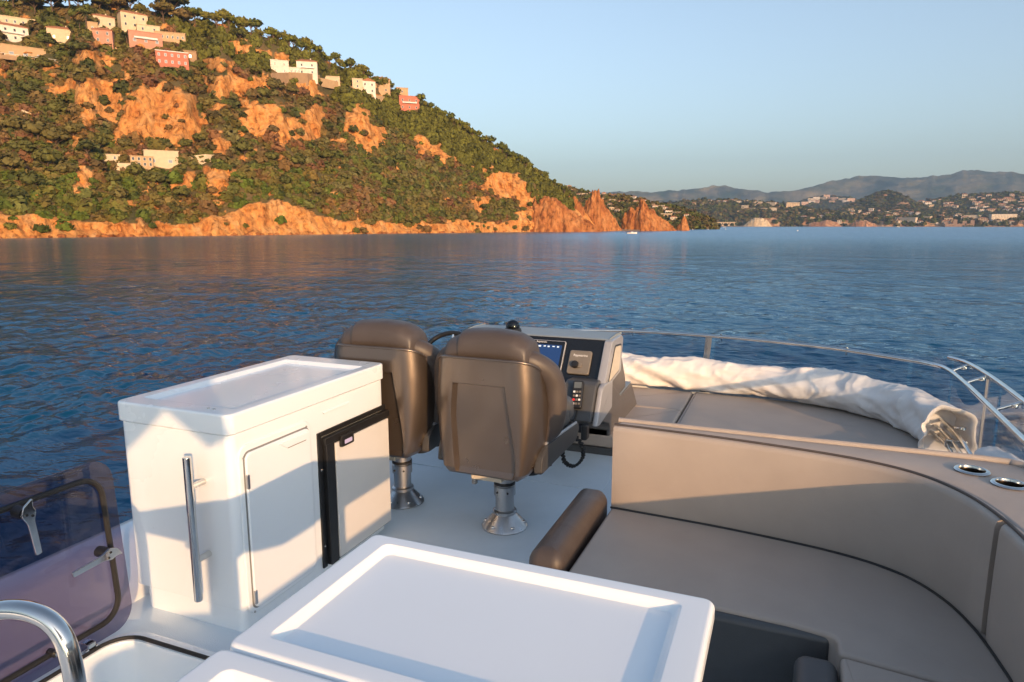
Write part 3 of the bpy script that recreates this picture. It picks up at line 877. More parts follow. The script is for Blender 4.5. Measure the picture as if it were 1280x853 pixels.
house(178, 209, 22, 11, 'low stone villa wing with four small windows below the big cliff', W_OCHRE, 'flat', 4, 2, .1)
house(203, 209, 34, 17, 'cream stone villa with two tall blue grey windows below the big cliff', W_CREAM, 'flat', 2, 1, .1, pane=SHUT, winw=2.0)
house(137, 201, 20, 6, 'small stone pavilion with flat roof beside the cream stone villa', W_CREAM, 'flat', 2, 1)

def wall_run(label, pts, hpx, m_, hl=head, name='retaining_wall', thick=.8):
    ds = [float(hl.at(x, y)[0][0]) - 1.0 for x, y in pts]
    ps = [P(x, y, d) for (x, y), d in zip(pts, ds)]
    m = MB()
    for i in range(len(ps) - 1):
        p, q = ps[i], ps[i + 1]; u = (q - p); u.z = 0; u.normalize(); nr = Vector((-u.y, u.x, 0)) * thick
        hh = hpx * ds[i] / 865
        lo = Vector((0, 0, 3)); up = Vector((0, 0, hh))
        m.loops([[p - lo, q - lo, q - lo + nr, p - lo + nr], [p + up, q + up, q + up + nr, p + up + nr]])
    t = obj(name, m, m_, sharp=0)
    me = t.data; base = ps[0].copy(); me.transform(Matrix.Translation(-base)); t.location = base
    return tag(t, label, 'wall')
wall_run('high stone retaining wall carrying the two white houses', [(340, 104), (362, 103), (385, 104), (400, 106)], 11, W_STONE)
wall_run('long ochre road wall running along the ridge past the low cream house', [(400, 103), (425, 108), (440, 114), (455, 122), (480, 126), (497, 130)], 5, W_OCHRE)
wall_run('stone garden wall with niches running right from the cream stone villa', [(222, 206), (240, 203), (258, 201), (272, 202)], 7, W_CREAM)
wall_run('low terrace wall in front of the stone villa wing below the big cliff', [(140, 210), (160, 210), (172, 211)], 5, W_CREAM)
wall_run('pale winding path wall on the grassy slope near the hill edge', [(28, 141), (40, 146), (52, 150)], 3, W_CREAM)
wall_run('orange road wall above the cliffs below the pink villa', [(138, 60), (160, 61), (195, 64)], 2.5, W_OCHRE)

# ------------------------------------------------------------------ single trees on the headland
BARK = mat('tree_bark', (.13, .085, .05), .9, var=.3, vscale=3, bump=.03, bscale=6)
def tree_parts(kind, seed):
    rs = np.random.RandomState(seed)
    if kind == 'broad': h, r, zs, nq = 6.5, 6.6, .66, 200
    elif kind == 'pine': h, r, zs, nq = 4.0, 3.2, .95, 110
    else: h, r, zs, nq = 3.0, 4.6, .85, 150
    tr = MB()
    tr.tube([(0, 0, -2), (.15, .1, h * .4), (.35, -.1, h * .8), (.2, .1, h * 1.15)], [.45, .34, .26, .14], 7)
    for q in range(5):
        a = q * 1.26 + seed; tr.tube([(.25, 0, h * .62), (math.cos(a) * r * .3, math.sin(a) * r * .3, h * .95), (math.cos(a) * r * .6, math.sin(a) * r * .6, h * 1.15)], [.2, .13, .05], 5)
    lobes = []
    for q in range(6):
        a = q * 1.05 + rs.uniform(0, .6); rr = r * rs.uniform(.35, .55); lobes.append((math.cos(a) * rr, math.sin(a) * rr, rs.uniform(-.12, .2) * r * zs, r * rs.uniform(.45, .62)))
    lobes.append((0, 0, r * zs * .35, r * .6))
    Vs, Qs, off = [], [], 0
    for q, (x, y, z, lr) in enumerate(lobes):
        V, Q = crown_template(nq // 6, seed * 10 + q, zs, .62, .34)
        Vs.append(V * lr + np.array([x, y, z + h + r * zs * .35])); Qs.append(Q + off); off += len(V)
    return tr, np.concatenate(Vs), np.concatenate(Qs)
TREE = {}
for kd, sds in (('broad', (1, 2, 3)), ('pine', (4, 5, 6)), ('round', (7, 8, 9))):
    for s_ in sds:
        tr, V, Q = tree_parts(kd, s_)
        tm = tr.mesh('trunk'); tm.materials.append(BARK)
        cms = []
        for ti, base in enumerate({'broad': [(.105, .098, .034), (.085, .094, .028), (.115, .096, .042)], 'pine': [(.092, .115, .020), (.070, .092, .020), (.110, .12, .026)], 'round': [(.078, .092, .028), (.058, .075, .026), (.096, .098, .038)]}[kd]):
            rs = np.random.RandomState(s_ * 5 + ti)
            c = np.array(base)[None, :] * np.array([1.3, 1.08, .85]) * rs.uniform(.7, 1.3, (len(V) // 4 + 1, 1)).repeat(4, 0)[:len(V)]
            cm = np_mesh('crown', V, Q, False, {'tint': ('FLOAT_COLOR', 'POINT', np.concatenate([c, np.ones((len(V), 1))], 1))}); cm.materials.append(FOL); cms.append(cm)
        TREE.setdefault(kd, []).append((tm, cms))
def tree(name, label, kd, px, py, sc_=1.0, group=None, h=None, up=0.0):
    hl = h or head
    d = float(hl.at(px, py)[0][0])
    p = P(px, py, d)
    tm, cms = random.choice(TREE[kd])
    t = thing(name, label, 'tree', p, random.uniform(0, 6.28), group)
    for nm, me in (('trunk', tm), ('crown', random.choice(cms))):
        o = bpy.data.objects.new(nm, me); COL.objects.link(o); o.parent = t
        o.scale = (sc_, sc_, sc_ * random.uniform(.9, 1.1))
    return t
sky_g = interp([(0, 2), (60, 10), (130, 8), (190, 16), (240, 28), (285, 33), (330, 48), (400, 74), (450, 97), (500, 123), (545, 144), (590, 170), (640, 199), (690, 231), (715, 247)])
for px in (8, 30, 52, 88, 104, 118, 134, 150, 163, 200, 218):
    tree('umbrella_pine', 'broad dark umbrella pine on the hilltop skyline above the villas', 'broad', px, float(sky_g(px)) + random.uniform(-1, 5), random.uniform(1.2, 1.7), 'broad pines along the hilltop')
for px in (18, 44, 66, 98, 126, 148, 205, 228):
    tree('umbrella_pine', 'broad umbrella pine growing among the hilltop houses below the skyline', 'broad', px, float(sky_g(px)) + random.uniform(8, 17), random.uniform(1.0, 1.35), 'broad pines among the hilltop houses')
for px in np.arange(236, 500, 7.0):
    tree('pine_tree', 'small bright green pine on the wooded ridge sloping down from the hilltop', 'pine', px + random.uniform(-2, 2), float(sky_g(px)) + random.uniform(-.5, 6), random.uniform(1.05, 1.6), 'pines along the descending ridge')
for px in np.arange(526, 716, 6.0):
    tree('pine_tree', 'small dark pine on the lower ridge running down to the rocks', 'pine', px + random.uniform(-2, 2), float(sky_g(px)) + random.uniform(-.5, 5), random.uniform(1.0, 1.5) * (1 if px < 660 else .75), 'pines along the lower ridge')
for px, py, s_ in ((55, 92, 1), (78, 70, .9), (100, 70, .9), (60, 60, .8), (150, 60, .9), (250, 92, 1), (268, 66, .9), (320, 96, .8), (252, 60, .9), (300, 50, .8), (125, 188, .9), (160, 190, 1), (232, 190, .9), (250, 182, .8), (75, 150, 1), (40, 122, 1), (100, 108, .7), (345, 118, 1.1), (365, 122, 1), (330, 128, 1), (495, 130, .7), (528, 136, .8), (432, 124, .9), (20, 170, 1.2), (48, 178, 1.3), (30, 200, 1.2), (70, 186, 1.2), (92, 176, 1.1), (14, 222, 1.2), (60, 214, 1.2), (110, 196, 1.1), (84, 226, 1), (40, 240, 1.1), (140, 236, 1), (170, 226, 1.1), (196, 238, 1), (228, 252, .9), (150, 256, .9), (20, 256, 1), (306, 196, 1), (340, 206, 1.1), (372, 212, 1), (410, 204, 1), (430, 226, .9), (356, 236, .9), (396, 246, .9), (470, 222, .9), (500, 206, .9), (520, 240, .8), (466, 252, .8)):
    lb, gp = (('dense rounded evergreen tree among the hilltop villas', 'rounded evergreens among the hilltop villas') if py < 110 and px < 330 else
              ('dense rounded evergreen tree near the white houses on the retaining wall', 'rounded evergreens near the white houses') if py < 140 and px >= 320 else
              ('large rounded evergreen tree between the big cliff and the stone villa', 'rounded evergreens below the big cliff') if 100 < px < 270 and py < 200 else
              ('large rounded evergreen tree on the shaded slope left of the big cliff', 'rounded evergreens left of the big cliff') if px <= 100 and py < 200 else
              ('rounded evergreen tree on the low slope below the stone villa, above the shore cliffs', 'rounded evergreens on the low slope') if px < 270 else
              ('rounded evergreen tree on the wooded lower slope below the ridge houses', 'rounded evergreens below the ridge houses'))
    tree('round_tree', lb, 'round', px, py, s_ * random.uniform(1.0, 1.3), gp)

def palm(px, py, sc_, label):
    d = float(head.at(px, py)[0][0]) - 4; t = thing('palm_tree', label, 'palm', P(px, py, d), 0, 'palms among the hilltop houses')
    tr = MB(); tr.tube([(0, 0, -2), (.1, 0, 3), (0, .1, 6.5)], [.5, .36, .4], 8); o = obj('trunk', tr, BARK, t, world=False); o.scale = (sc_,) * 3
    Vs = []; Q = []
    for q in range(34):
        a = q * 2.4; e = .95 - 1.5 * (q / 34); L = 3.4
        for s_ in range(5):
            u0, u1 = s_ / 5, (s_ + 1) / 5
            def pt(u, off_):
                x = L * u * math.cos(e); z = L * u * math.sin(e) - 1.5 * u * u
                wd = .55 * (1 - u) ** .6 * (u + .12) ** .4 * off_
                return (x * math.cos(a) - wd * math.sin(a), x * math.sin(a) + wd * math.cos(a), 6.6 + z)
            k = len(Vs); Vs += [pt(u0, -1), pt(u0, 1), pt(u1, 1), pt(u1, -1)]; Q.append((k, k + 1, k + 2, k + 3))
    c = np.tile(np.array([.075, .08, .03, 1]), (len(Vs), 1))
    me = np_mesh('fronds', Vs, Q, False, {'tint': ('FLOAT_COLOR', 'POINT', c)}); o = obj('fronds', me, FOL, t, world=False); o.scale = (sc_,) * 3
palm(159, 58, 1.0, 'palm tree with drooping fronds next to the broad pink villa')
palm(108, 33, 1.1, 'palm tree with bare orange trunk next to the narrow ochre outhouse')
palm(100, 40, .9, 'lower palm tree with thick trunk below the bare trunked palm')

# ------------------------------------------------------------------ shrubs and woods (uncountable)
rs = np.random.RandomState(21)
px, py, d, pts = hill_points(head, -420, 735, 17500, 22, .05, 5.0)
q_ = hill_points(head, 430, 725, 9000, 27, .03, 4.0)
px, py, d, pts = [np.concatenate([a, b]) for a, b in zip((px, py, d, pts), q_)]
n = len(px)
rel = (py - sky_g(px))
rad = rs.uniform(1.7, 3.7, n) * np.where(px > 560, .8, 1.0)
big = rs.rand(n) < .16; rad[big] *= 1.45
small = rs.rand(n) < .3; rad[small] *= .6
tint = GREENS[rs.randint(len(GREENS), size=n)]
brown = fbm(px / 30, py / 20, px * 0 + 12, 2) > .22
tint[brown] = tint[brown] * np.array([1.35, .95, 1.15])
woods = (rel < 45) & (px > 220) & (rel < 70 - (px - 220) * .02)
tint[woods] = np.array([.122, .122, .020]) * rs.uniform(.6, 1.2, (woods.sum(), 1))
lowgreen = (py > 215) & (px < 420)
tint[lowgreen] = tint[lowgreen] * np.array([.92, 1.08, .8])
zs = rs.uniform(.75, 1.15, n); zs[woods] *= 1.25
head_n = n
foliage_mass('headland_scrub', 'dense green and olive scrub covering the headland slopes between the orange cliffs', pts, rad, tint, TPL, zs, 31)
px, py, d, pts = hill_points(n_t, 690, 895, 2600, 23, .2)
n = len(px)
foliage_mass('town_slope_trees', 'dark green trees among the houses on the slope behind the red rocks', pts, rs.uniform(2.5, 5.5, n), GREENS[rs.randint(len(GREENS), size=n)] * .8, TPS, None, 32)
px, py, d, pts = hill_points(f_c, 800, 1330, 3400, 24, .15)
n = len(px)
foliage_mass('far_coast_woods', 'dark woods on the far shore behind the viaduct', pts, rs.uniform(6, 13, n), GREENS[rs.randint(len(GREENS), size=n)] * .75, TPS, None, 33)
px, py, d, pts = hill_points(t_b, 965, 1098, 700, 28, .2)
n = len(px)
foliage_mass('apartment_hill_trees', 'hazy dark trees around the blocks of the hilltop development', pts, rs.uniform(7, 13, n), GREENS[rs.randint(len(GREENS), size=n)] * .75, TPS, rs.uniform(.4, .7, n), 36)
px, py, d, pts = hill_points(c_h, 1025, 1210, 1500, 25, .2)
n = len(px)
foliage_mass('cone_hill_scrub', 'dark scrub covering the cone shaped hill', pts, rs.uniform(5, 10, n), GREENS[rs.randint(len(GREENS), size=n)] * .75, TPS, rs.uniform(.4, .7, n), 34)
px, py, d, pts = hill_points(t_r, 1110, 1380, 2200, 26, .2)
n = len(px)
foliage_mass('town_hill_trees', 'blue green trees between the houses of the hazy town', pts, rs.uniform(6, 12, n), GREENS[rs.randint(len(GREENS), size=n)] * .8, TPS, rs.uniform(.5, .8, n), 35)

# ------------------------------------------------------------------ far houses
def far_mesh(w_, d_, h_, roof, wall, rm):
    m = MB(); m.plainbox((0, d_ / 2, h_ / 2 - 4), (w_, d_, h_ + 8))
    m.cur = 2
    nc_ = max(2, int(w_ / 4)); nr_ = max(1, int(h_ / 3.2))
    for r_ in range(nr_):
        for q in range(nc_):
            m.plainbox(((q + .5) / nc_ * w_ - w_ / 2, -.05, (r_ + .5) * h_ / nr_), (w_ / nc_ * .42, .2, h_ / nr_ * .5))
    m.cur = 1
    if roof:
        e = min(w_, d_) * .4; z = h_ + .01; V = [(-w_ / 2 - .5, -.5, z), (w_ / 2 + .5, -.5, z), (w_ / 2 + .5, d_ + .5, z), (-w_ / 2 - .5, d_ + .5, z), (-w_ / 2 + e, d_ / 2, z + e * .55), (w_ / 2 - e, d_ / 2, z + e * .55)]
        m.add(V, [(3, 2, 1, 0), (0, 1, 5, 4), (1, 2, 5), (2, 3, 4, 5), (3, 0, 4)])
    else:
        m.plainbox((0, d_ / 2, h_ + .3), (w_ + .5, d_ + .5, .6))
    me = m.mesh('far_house', 0)
    for q in (wall, rm, PANE): me.materials.append(q)
    return me
FW = [plaster('far_wall_cream', (.60, .50, .38)), plaster('far_wall_white', (.66, .60, .53)), plaster('far_wall_pink', (.56, .38, .29)), plaster('far_wall_ochre', (.52, .38, .24))]
FH = [far_mesh(w_, d_, h_, rf, FW[i % 4], TILE if rf else FW[(i + 1) % 4]) for i, (w_, d_, h_, rf) in enumerate([(10, 8, 6, 1), (13, 9, 7, 1), (9, 8, 5, 1), (15, 9, 6, 0), (11, 9, 8, 1), (12, 8, 6, 0), (8, 7, 6, 1), (16, 10, 7, 1)])]
def far_house(hl, px, py, sc_, label, group, me=None, name='far_house', cat='house'):
    d = float(hl.at(px, py)[0][0]) - 2
    a, b, c = rays(px, py)
    o = bpy.data.objects.new(name, me or random.choice(FH)); COL.objects.link(o)
    o.location = P(px, py, d); o.rotation_euler = (0, 0, math.atan2(-float(a), float(b)) + random.uniform(-.5, .5)); o.scale = (sc_, sc_, sc_ * random.uniform(.85, 1.1))
    return tag(o, label, cat, group)
for px, py in ((711.5, 236), (715, 240), (722, 246), (729.5, 246), (739, 245), (755, 245), (764, 247), (768, 247), (776, 248), (790, 250), (766, 254), (776, 255), (805, 255), (795, 255), (766, 263), (779.5, 263), (786, 263), (819, 262), (826.5, 261), (832, 264), (824.5, 266), (771, 266), (757, 252), (810, 262), (815, 258), (762, 258), (836, 268), (800, 259), (748, 247), (845, 270)):
    far_house(n_t, px, py, random.uniform(.55, .85), 'cream villa with tiled roof among trees on the slope behind the red rocks', 'villas on the slope behind the red rocks')
far_house(n_t, 832, 273, .95, 'long white building with flat roof low on the slope behind the rock island', None, FH[3])
far_house(n_t, 842, 278, .85, 'square cream building close to the water behind the rock island', None, FH[4])
far_house(n_t, 859, 274, .8, 'pale beige building rising behind the small red sea stack', None, FH[4])
rs = np.random.RandomState(44)
for k in range(34):
    px = rs.uniform(866, 985); py = float(interp([(860, 253), (920, 252), (960, 256), (985, 259)])(px)) + abs(rs.normal(0, 3.2))
    far_house(f_c, px, py, rs.uniform(.9, 1.6), 'small house along the wooded crest above the viaduct', 'houses on the wooded crest of the far shore')
AP = [far_mesh(34, 12, 14, 0, FW[q], FW[(q + 1) % 4]) for q in range(4)]
for px, py, s_ in ((925, 255, .9), (948, 257, .9), (963, 258, 1.1), (943, 264, .8), (966, 264, .8), (954, 264, .8), (931, 260, .8)):
    far_house(f_c, px, py, s_, 'terraced apartment block stepping down the far wooded slope', 'apartment blocks on the far wooded slope', AP[0], 'apartment_block', 'building')
far_house(f_c, 991, 261, 1.5, 'large ochre apartment building at the right end of the far wooded crest', None, AP[3], 'apartment_block', 'building')
for k in range(16):
    px = 1006 + rs.uniform(0, 66); py = float(interp([(1000, 252), (1030, 246), (1062, 248), (1080, 257)])(px)) + rs.uniform(0, 7)
    far_house(t_b, px, py, rs.uniform(.9, 1.3), 'pinkish apartment block of the hilltop development left of the cone shaped hill', 'blocks of the hilltop development', AP[rs.choice([0, 1, 2])], 'apartment_block', 'building')
for k in range(26):
    px = rs.uniform(985, 1085); py = rs.uniform(262, 280)
    far_house(f_c, px, max(py, float(interp([(985, 260), (1030, 267), (1085, 271)])(px))), rs.uniform(.9, 1.5), 'small pale house low on the far shore left of the cone shaped hill', 'houses at the foot of the cone hill')
for k in range(30):
    px = rs.uniform(1060, 1190); py = float(interp([(1060, 263), (1105, 262), (1150, 267), (1190, 273)])(px)) + rs.uniform(0, 9)
    far_house(c_h, px, py, rs.uniform(1.0, 1.7), 'cream house on the lower flank of the cone shaped hill', 'houses on the flank of the cone hill')
for k in range(88):
    px = rs.uniform(1145, 1300); py = float(interp([(1140, 259), (1160, 252), (1195, 247), (1250, 244), (1300, 243)])(px)) + rs.uniform(0, 24) ** 1.0
    far_house(t_r, px, py, rs.uniform(1.1, 2.0), 'small pale house of the hazy town spread over the far hillside', 'houses of the hazy hillside town')
for k in range(44):
    px = rs.uniform(1095, 1300); py = rs.uniform(272.5, 281)
    far_house(f_c, px, py, rs.uniform(1.0, 1.8), 'cream house along the waterfront below the hazy town', 'houses along the far waterfront')
LB = [far_mesh(70, 14, 15, 0, FW[0], FW[1]), far_mesh(62, 16, 22, 0, FW[0], FW[1])]
far_house(f_c, 1131, 277, 1.0, 'long cream waterfront block right of the cone shaped hill', None, LB[0], 'long_block', 'building')
far_house(f_c, 1255, 275, 1.1, 'long pale waterfront block below the hillside town', None, LB[0], 'long_block', 'building')
far_house(f_c, 1215, 276, .8, 'tall pale waterfront block beside the brown castle', None, LB[1], 'long_block', 'building')
def castle():
    d = 2740.0; t = thing('castle', 'brown stone castle with square towers standing at the far waterline', 'castle', P(1199, 282.5, d), YAW - R(33))
    st = plaster('castle_stone', (.36, .23, .16))
    m = MB(); m.plainbox((0, 10, 2), (80, 20, 10)); obj('wall', m, st, t, 0, False, False)
    for x_, h_ in ((-38, 13), (-12, 20), (14, 15), (36, 17)):
        m = MB(); m.plainbox((x_, 8, h_ / 2), (11, 12, h_))
        for q in (-4, 0, 4): m.plainbox((x_ + q, 2.6, h_ + .8), (2, 1.2, 1.6))
        obj('tower', m, st, t, 0, False, False)
castle()

# viaduct
def viaduct():
    d = 2735.0
    p0, p1 = P(872, 282.6, d), P(919, 282.6, d)
    u = p1 - p0; L = u.length
    t = thing('viaduct', 'low cream stone viaduct with round arches along the far shore', 'viaduct', p0, math.atan2(u.y, u.x))
    n = 6; sp = L / n; Hh = 13.0; st = plaster('viaduct_stone', (.55, .42, .28))
    m = MB(); m.plainbox((L / 2, 3, Hh + .9), (L + 8, 8, 1.4)); obj('parapet', m, st, t, 0, False, False)
    for k in range(n):
        m = MB(); pts_ = []
        r_ = sp * .34; cx = sp * (k + .5)
        arc = [(cx + r_ * math.cos(a), 5 + r_ * .75 * math.sin(a)) for a in np.linspace(0, math.pi, 13)]
        top = [(cx + sp * .5 - sp * q / 12, Hh) for q in range(13)]
        V = [(x_, 0, z_) for x_, z_ in arc] + [(x_, 0, z_) for x_, z_ in top] + [(x_, 6, z_) for x_, z_ in arc] + [(x_, 6, z_) for x_, z_ in top]
        Fc = []
        for q in range(12):
            Fc += [(q, 13 + q, 14 + q, q + 1), (26 + q + 1, 40 + q, 39 + q, 26 + q), (q, q + 1, 27 + q, 26 + q)]
        m.add(V, Fc)
        m.plainbox((cx - sp * .42, 3, 1.5), (sp * .16, 6, 7)); m.plainbox((cx + sp * .42, 3, 1.5), (sp * .16, 6, 7))
        obj('arch', m, st, t, 0, False, False)
viaduct()

# ------------------------------------------------------------------ small boats and buoys
BOATW = mat('boat_white', (.78, .76, .72), .4, var=.05, vscale=3)
def motor_boat(px, py, L, label, rot, cabin=True, group=None):
    d = (CAM.z - SEA_Z) / -float(rays(px, py)[2])
    p = P(px, py, d)
    t = thing('motor_boat', label, 'boat', p, rot, group)
    m = MB(); secs = []
    for i in range(9):
        u = i / 8; wd = .17 * L * (1 - max(0, (u - .45) / .55) ** 2.2) + .01; sh = .62 + .5 * u ** 2
        x_ = L * (u - .5)
        secs.append([(x_, -wd, sh), (x_, -wd * .8, .05), (x_, 0, -.25), (x_, wd * .8, .05), (x_, wd, sh), (x_, wd * .86, sh), (x_, 0, sh - .28), (x_, -wd * .86, sh)])
    m.loops(secs); obj('hull', m, BOATW, t, 30, False, False)
    if cabin:
        m = MB(); m.slab(-L * .12, L * .12, -.55, .55, .6, 1.25, .2, .12); obj('console', m, BOATW, t, world=False)
        m = MB(); m.slab(L * .1, L * .13, -.5, .5, 1.2, 1.6, .01, .01); obj('windscreen', m, PANE, t, world=False)
        m = MB(); m.slab(-L * .54, -L * .47, -.25, .25, .1, 1.25, .08, .06); obj('outboard_motor', m, BLACK, t, world=False)
        m = MB(); m.slab(-L * .3, -L * .16, -.5, .5, .6, 1.0, .08, .06); obj('seat', m, mat('red_seat', (.45, .06, .04), .6, var=.1), t, world=False)
    return t
motor_boat(790, 292.3, 6.6, 'small white open motor boat with red seat in front of the rock island', -YAW + R(40))
motor_boat(905, 284.2, 9.5, 'white motor boat moored off the far viaduct', -YAW + R(40))
motor_boat(1122, 284.0, 10.5, 'white motor boat moored off the long cream waterfront block', -YAW + R(40))
BUOY = mat('buoy_white', (.72, .70, .66), .5, var=.1)
for px, py in ((866, 287.5), (885, 287), (907, 287), (997, 289)):
    d = (CAM.z - SEA_Z) / -float(rays(px, py)[2])
    m = MB(); m.lathe([(.05, -.3), (.55, -.2), (.7, .2), (.55, .65), (.2, .8), (.08, 1.1), (.03, 1.12)], 14)
    o = obj('mooring_buoy', m, BUOY); o.location = P(px, py, d); tag(o, 'round white mooring buoy floating off the red rocks', 'buoy', 'mooring buoys')

# ================================================================== THE YACHT (world = boat frame: X starboard, Y bow, Z up, deck at 0)
# ------------------------------------------------------------------ hull and deck
hull_out = round_poly([(-2.95, -5.0), (1.42, -5.0), (1.42, 5.2), (.9, 6.35), (-.75, 6.85), (-2.4, 6.35), (-2.95, 5.2)], [.4, .4, .5, .8, 1.2, .8, .5], 6)
m = MB(); m.pad(hull_out, SEA_Z - .5, -.5, .06)
tag(obj('yacht_hull', m, GEL), 'white hull of the motor yacht carrying the open upper deck', 'yacht')

hx0, hx1, hy0, hy1 = -2.38, -1.52, .62, 1.73      # companionway opening
def deck():
    m = MB()
    out = [(-2.62, -4.5), (1.2, -4.5), (1.2, 4.66), (-2.62, 4.66)]
    hole = rrect(hx0 - .03, hx1 + .03, hy0 - .03, hy1 + .03, .12, 5)
    # ring of quads between the hole and its surrounding frame, then the rest as plain sheets
    fx0, fx1, fy0, fy1 = hx0 - .12, hx1 + .12, hy0 - .12, hy1 + .12
    def radial(p):
        cx, cy = (fx0 + fx1) / 2, (fy0 + fy1) / 2
        dx, dy = p[0] - cx, p[1] - cy
        s_ = min((fx1 - cx) / abs(dx) if dx else 9, (fy1 - cy) / abs(dy) if dy else 9)
        return (cx + dx * s_, cy + dy * s_)
    o_ = [radial(p) for p in hole]
    n = len(hole)
    V = [(x, y, 0) for x, y in o_] + [(x, y, 0) for x, y in hole]
    Fc = []
    for i in range(n):
        j = (i + 1) % n
        Fc += [(i, j, n + j, n + i)]
    m.add(V, Fc)
    # corner wedges of the frame
    for cx, cy in ((fx1, fy0), (fx1, fy1), (fx0, fy1), (fx0, fy0)):
        near = sorted(o_, key=lambda p: (p[0] - cx) ** 2 + (p[1] - cy) ** 2)[:2]
        a, b = near
        if (a[0] - cx) * (b[1] - cy) - (a[1] - cy) * (b[0] - cx) < 0: a, b = b, a
        m.add([(cx, cy, 0), (*a, 0), (*b, 0)], [(0, 1, 2)])
    def rect(a, b, c, d_):
        m.add([(a, c, 0), (b, c, 0), (b, d_, 0), (a, d_, 0)], [(0, 1, 2, 3)])
    rect(-2.62, 1.2, -4.5, fy0); rect(-2.62, fx0, fy0, fy1); rect(fx1, 1.2, fy0, fy1); rect(-2.62, 1.2, fy1, 4.66)
    return m
tag(obj('deck', deck(), DECKM, sharp=20, wn=False), kind='structure')
m = MB(); m.slab(hx0 - .02, hx1 + .02, hy0 - .02, hy1 + .02, -.40, -.30, .05, .01)
tag(obj('stair_landing', m, GEL), kind='structure')
# moulded seam across the helm floor
m = MB(); m.slab(-2.55, -1.0, 3.98, 4.66, .0, .006, .01, .003); 
tag(obj('helm_floor_panel', m, DECKM), kind='structure')
# companionway rim and its black seal
t = thing('companionway_hatch_frame', 'white moulded hatch opening with black rubber seal beside the tall cabinet', 'hatch frame', (hx0, hy1, 0))
def ringloft(rects, zs, rr):
    m = MB(); m.loops([[(x, y, z) for x, y in rrect(*a, r_, 6)] for a, z, r_ in zip(rects, zs, rr)], cap0=False, cap1=False); return m
g = lambda e: (hx0 - e, hx1 + e, hy0 - e, hy1 + e)
obj('rim', ringloft([g(.075), g(.07), g(.055), g(.02), g(.006), g(.0), g(.0)], [.002, .018, .026, .026, .022, .01, -.5], [.16, .155, .14, .11, .10, .095, .095]), GEL, t)
m = MB(); m.tube([(x, y, .029) for x, y in rrect(*g(.018), .11, 8)], .008, 8, True); obj('seal', m, RUBBER, t)
m = MB(); m.box((hx0 + .62, hy1 - .02, .03), (.05, .03, .012), .003); obj('latch_plate', m, STEEL, t)

# port side deck edge and coamings
def coaming_port():
    m = MB()
    prof = [(-2.60, -.1), (-2.60, .035), (-2.615, .06), (-2.66, .11), (-2.72, .20), (-2.76, .235), (-2.84, .25), (-2.90, .235), (-2.935, .18), (-2.95, 0), (-2.955, -.7)]
    ys = [-4.4, -2, 0, 1, 2, 3, 4, 4.8, 5.3]
    L = []
    for y in ys:
        L.append([(x + max(0, y - 4.2) * .14, y, z) for x, z in prof])
    V = [p for l in L for p in l]; n = len(prof)
    m.add(V, [(a * n + i, (a + 1) * n + i, (a + 1) * n + i + 1, a * n + i + 1) for a in range(len(ys) - 1) for i in range(n - 1)])
    return m
tag(obj('port_coaming', coaming_port(), GEL, sharp=50), 'white moulded deck edge running behind the tall cabinet and smoked hatch lid', 'coaming')
def coaming_stb():
    m = MB(); ins = [(1.13, -4.4), (1.13, 3), (1.15, 5.0), (1.10, 5.65), (.82, 6.15), (.3, 6.42), (-.75, 6.58), (-1.8, 6.42), (-2.3, 6.15), (-2.6, 5.6)]
    ins = [tuple(p) for p in smooth([(x, y, 0) for x, y in ins], 6)]
    L = []
    for i, p in enumerate(ins):
        a, b = Vector(ins[max(i - 1, 0)]), Vector(ins[min(i + 1, len(ins) - 1)])
        u = (b - a).normalized(); nr = Vector((u.y, -u.x, 0))
        p = Vector(p)
        L.append([p + nr * o_ + Vector((0, 0, z)) for o_, z in ((-.0, -.1), (0, .1), (.012, .125), (.04, .135), (.16, .135), (.19, .11), (.22, 0), (.24, -.7))])
    n = len(L[0])
    m.add([p for l in L for p in l], [(a * n + i, a * n + i + 1, (a + 1) * n + i + 1, (a + 1) * n + i) for a in range(len(L) - 1) for i in range(n - 1)])
    return m
tag(obj('bow_coaming', coaming_stb(), GEL, sharp=50), 'white moulded coaming under the windscreen around the sun pads', 'coaming')

# ------------------------------------------------------------------ cabinet
T = thing('bar_cabinet', 'tall white deck cabinet with tray top, side door and built in fridge', 'cabinet', (-2.275, 2.5, 0))
m = MB(); m.slab(-2.575, -1.975, 1.955, 3.05, .10, .838, .035, .004, 5); body = obj('body', m, GEL, T)
m = MB(); m.slab(-2.52, -1.979, 1.962, 3.04, -.005, .104, .03, .003, 5); obj('plinth', m, GEL, T)
def tray(x0, x1, y0, y1, z0, z1, rims, depth, r=.03, e=.012, rin=.02, slope=.02):
    rl, rr_, rn, rf = rims
    L = []
    for q in range(4):
        s_ = q / 3 * math.pi / 2; i = .006 * (1 - math.sin(s_)); L.append([(x, y, z0 + .006 * (1 - math.cos(s_))) for x, y in rrect(x0 + i, x1 - i, y0 + i, y1 - i, r - i, 5)])
    for q in range(6):
        s_ = q / 5 * math.pi / 2; i = e * (1 - math.cos(s_)); L.append([(x, y, z1 - e * (1 - math.sin(s_))) for x, y in rrect(x0 + i, x1 - i, y0 + i, y1 - i, max(r - i, .004), 5)])
    for q in (0, .15, .5, .85, 1):
        i = slope * q; z = z1 - depth * (3 * q * q - 2 * q ** 3)
        L.append([(x, y, z) for x, y in rrect(x0 + rl + i, x1 - rr_ - i, y0 + rn + i, y1 - rf - i, max(rin - i * .3, .006), 5)])
    m = MB(); m.loops(L); return m
lid = obj('lid', tray(-2.584, -1.966, 1.944, 3.059, .842, .925, (.06, .05, .085, .12), .017, .038, .010, .015, .03), GEL, T, sharp=60)
m = MB()
for q in (0, 1): m.lathe([(.006, 0), (.006, .003), (.004, .004)], 10, Matrix.Translation((-2.12 + q * .03, 2.0, .925)))
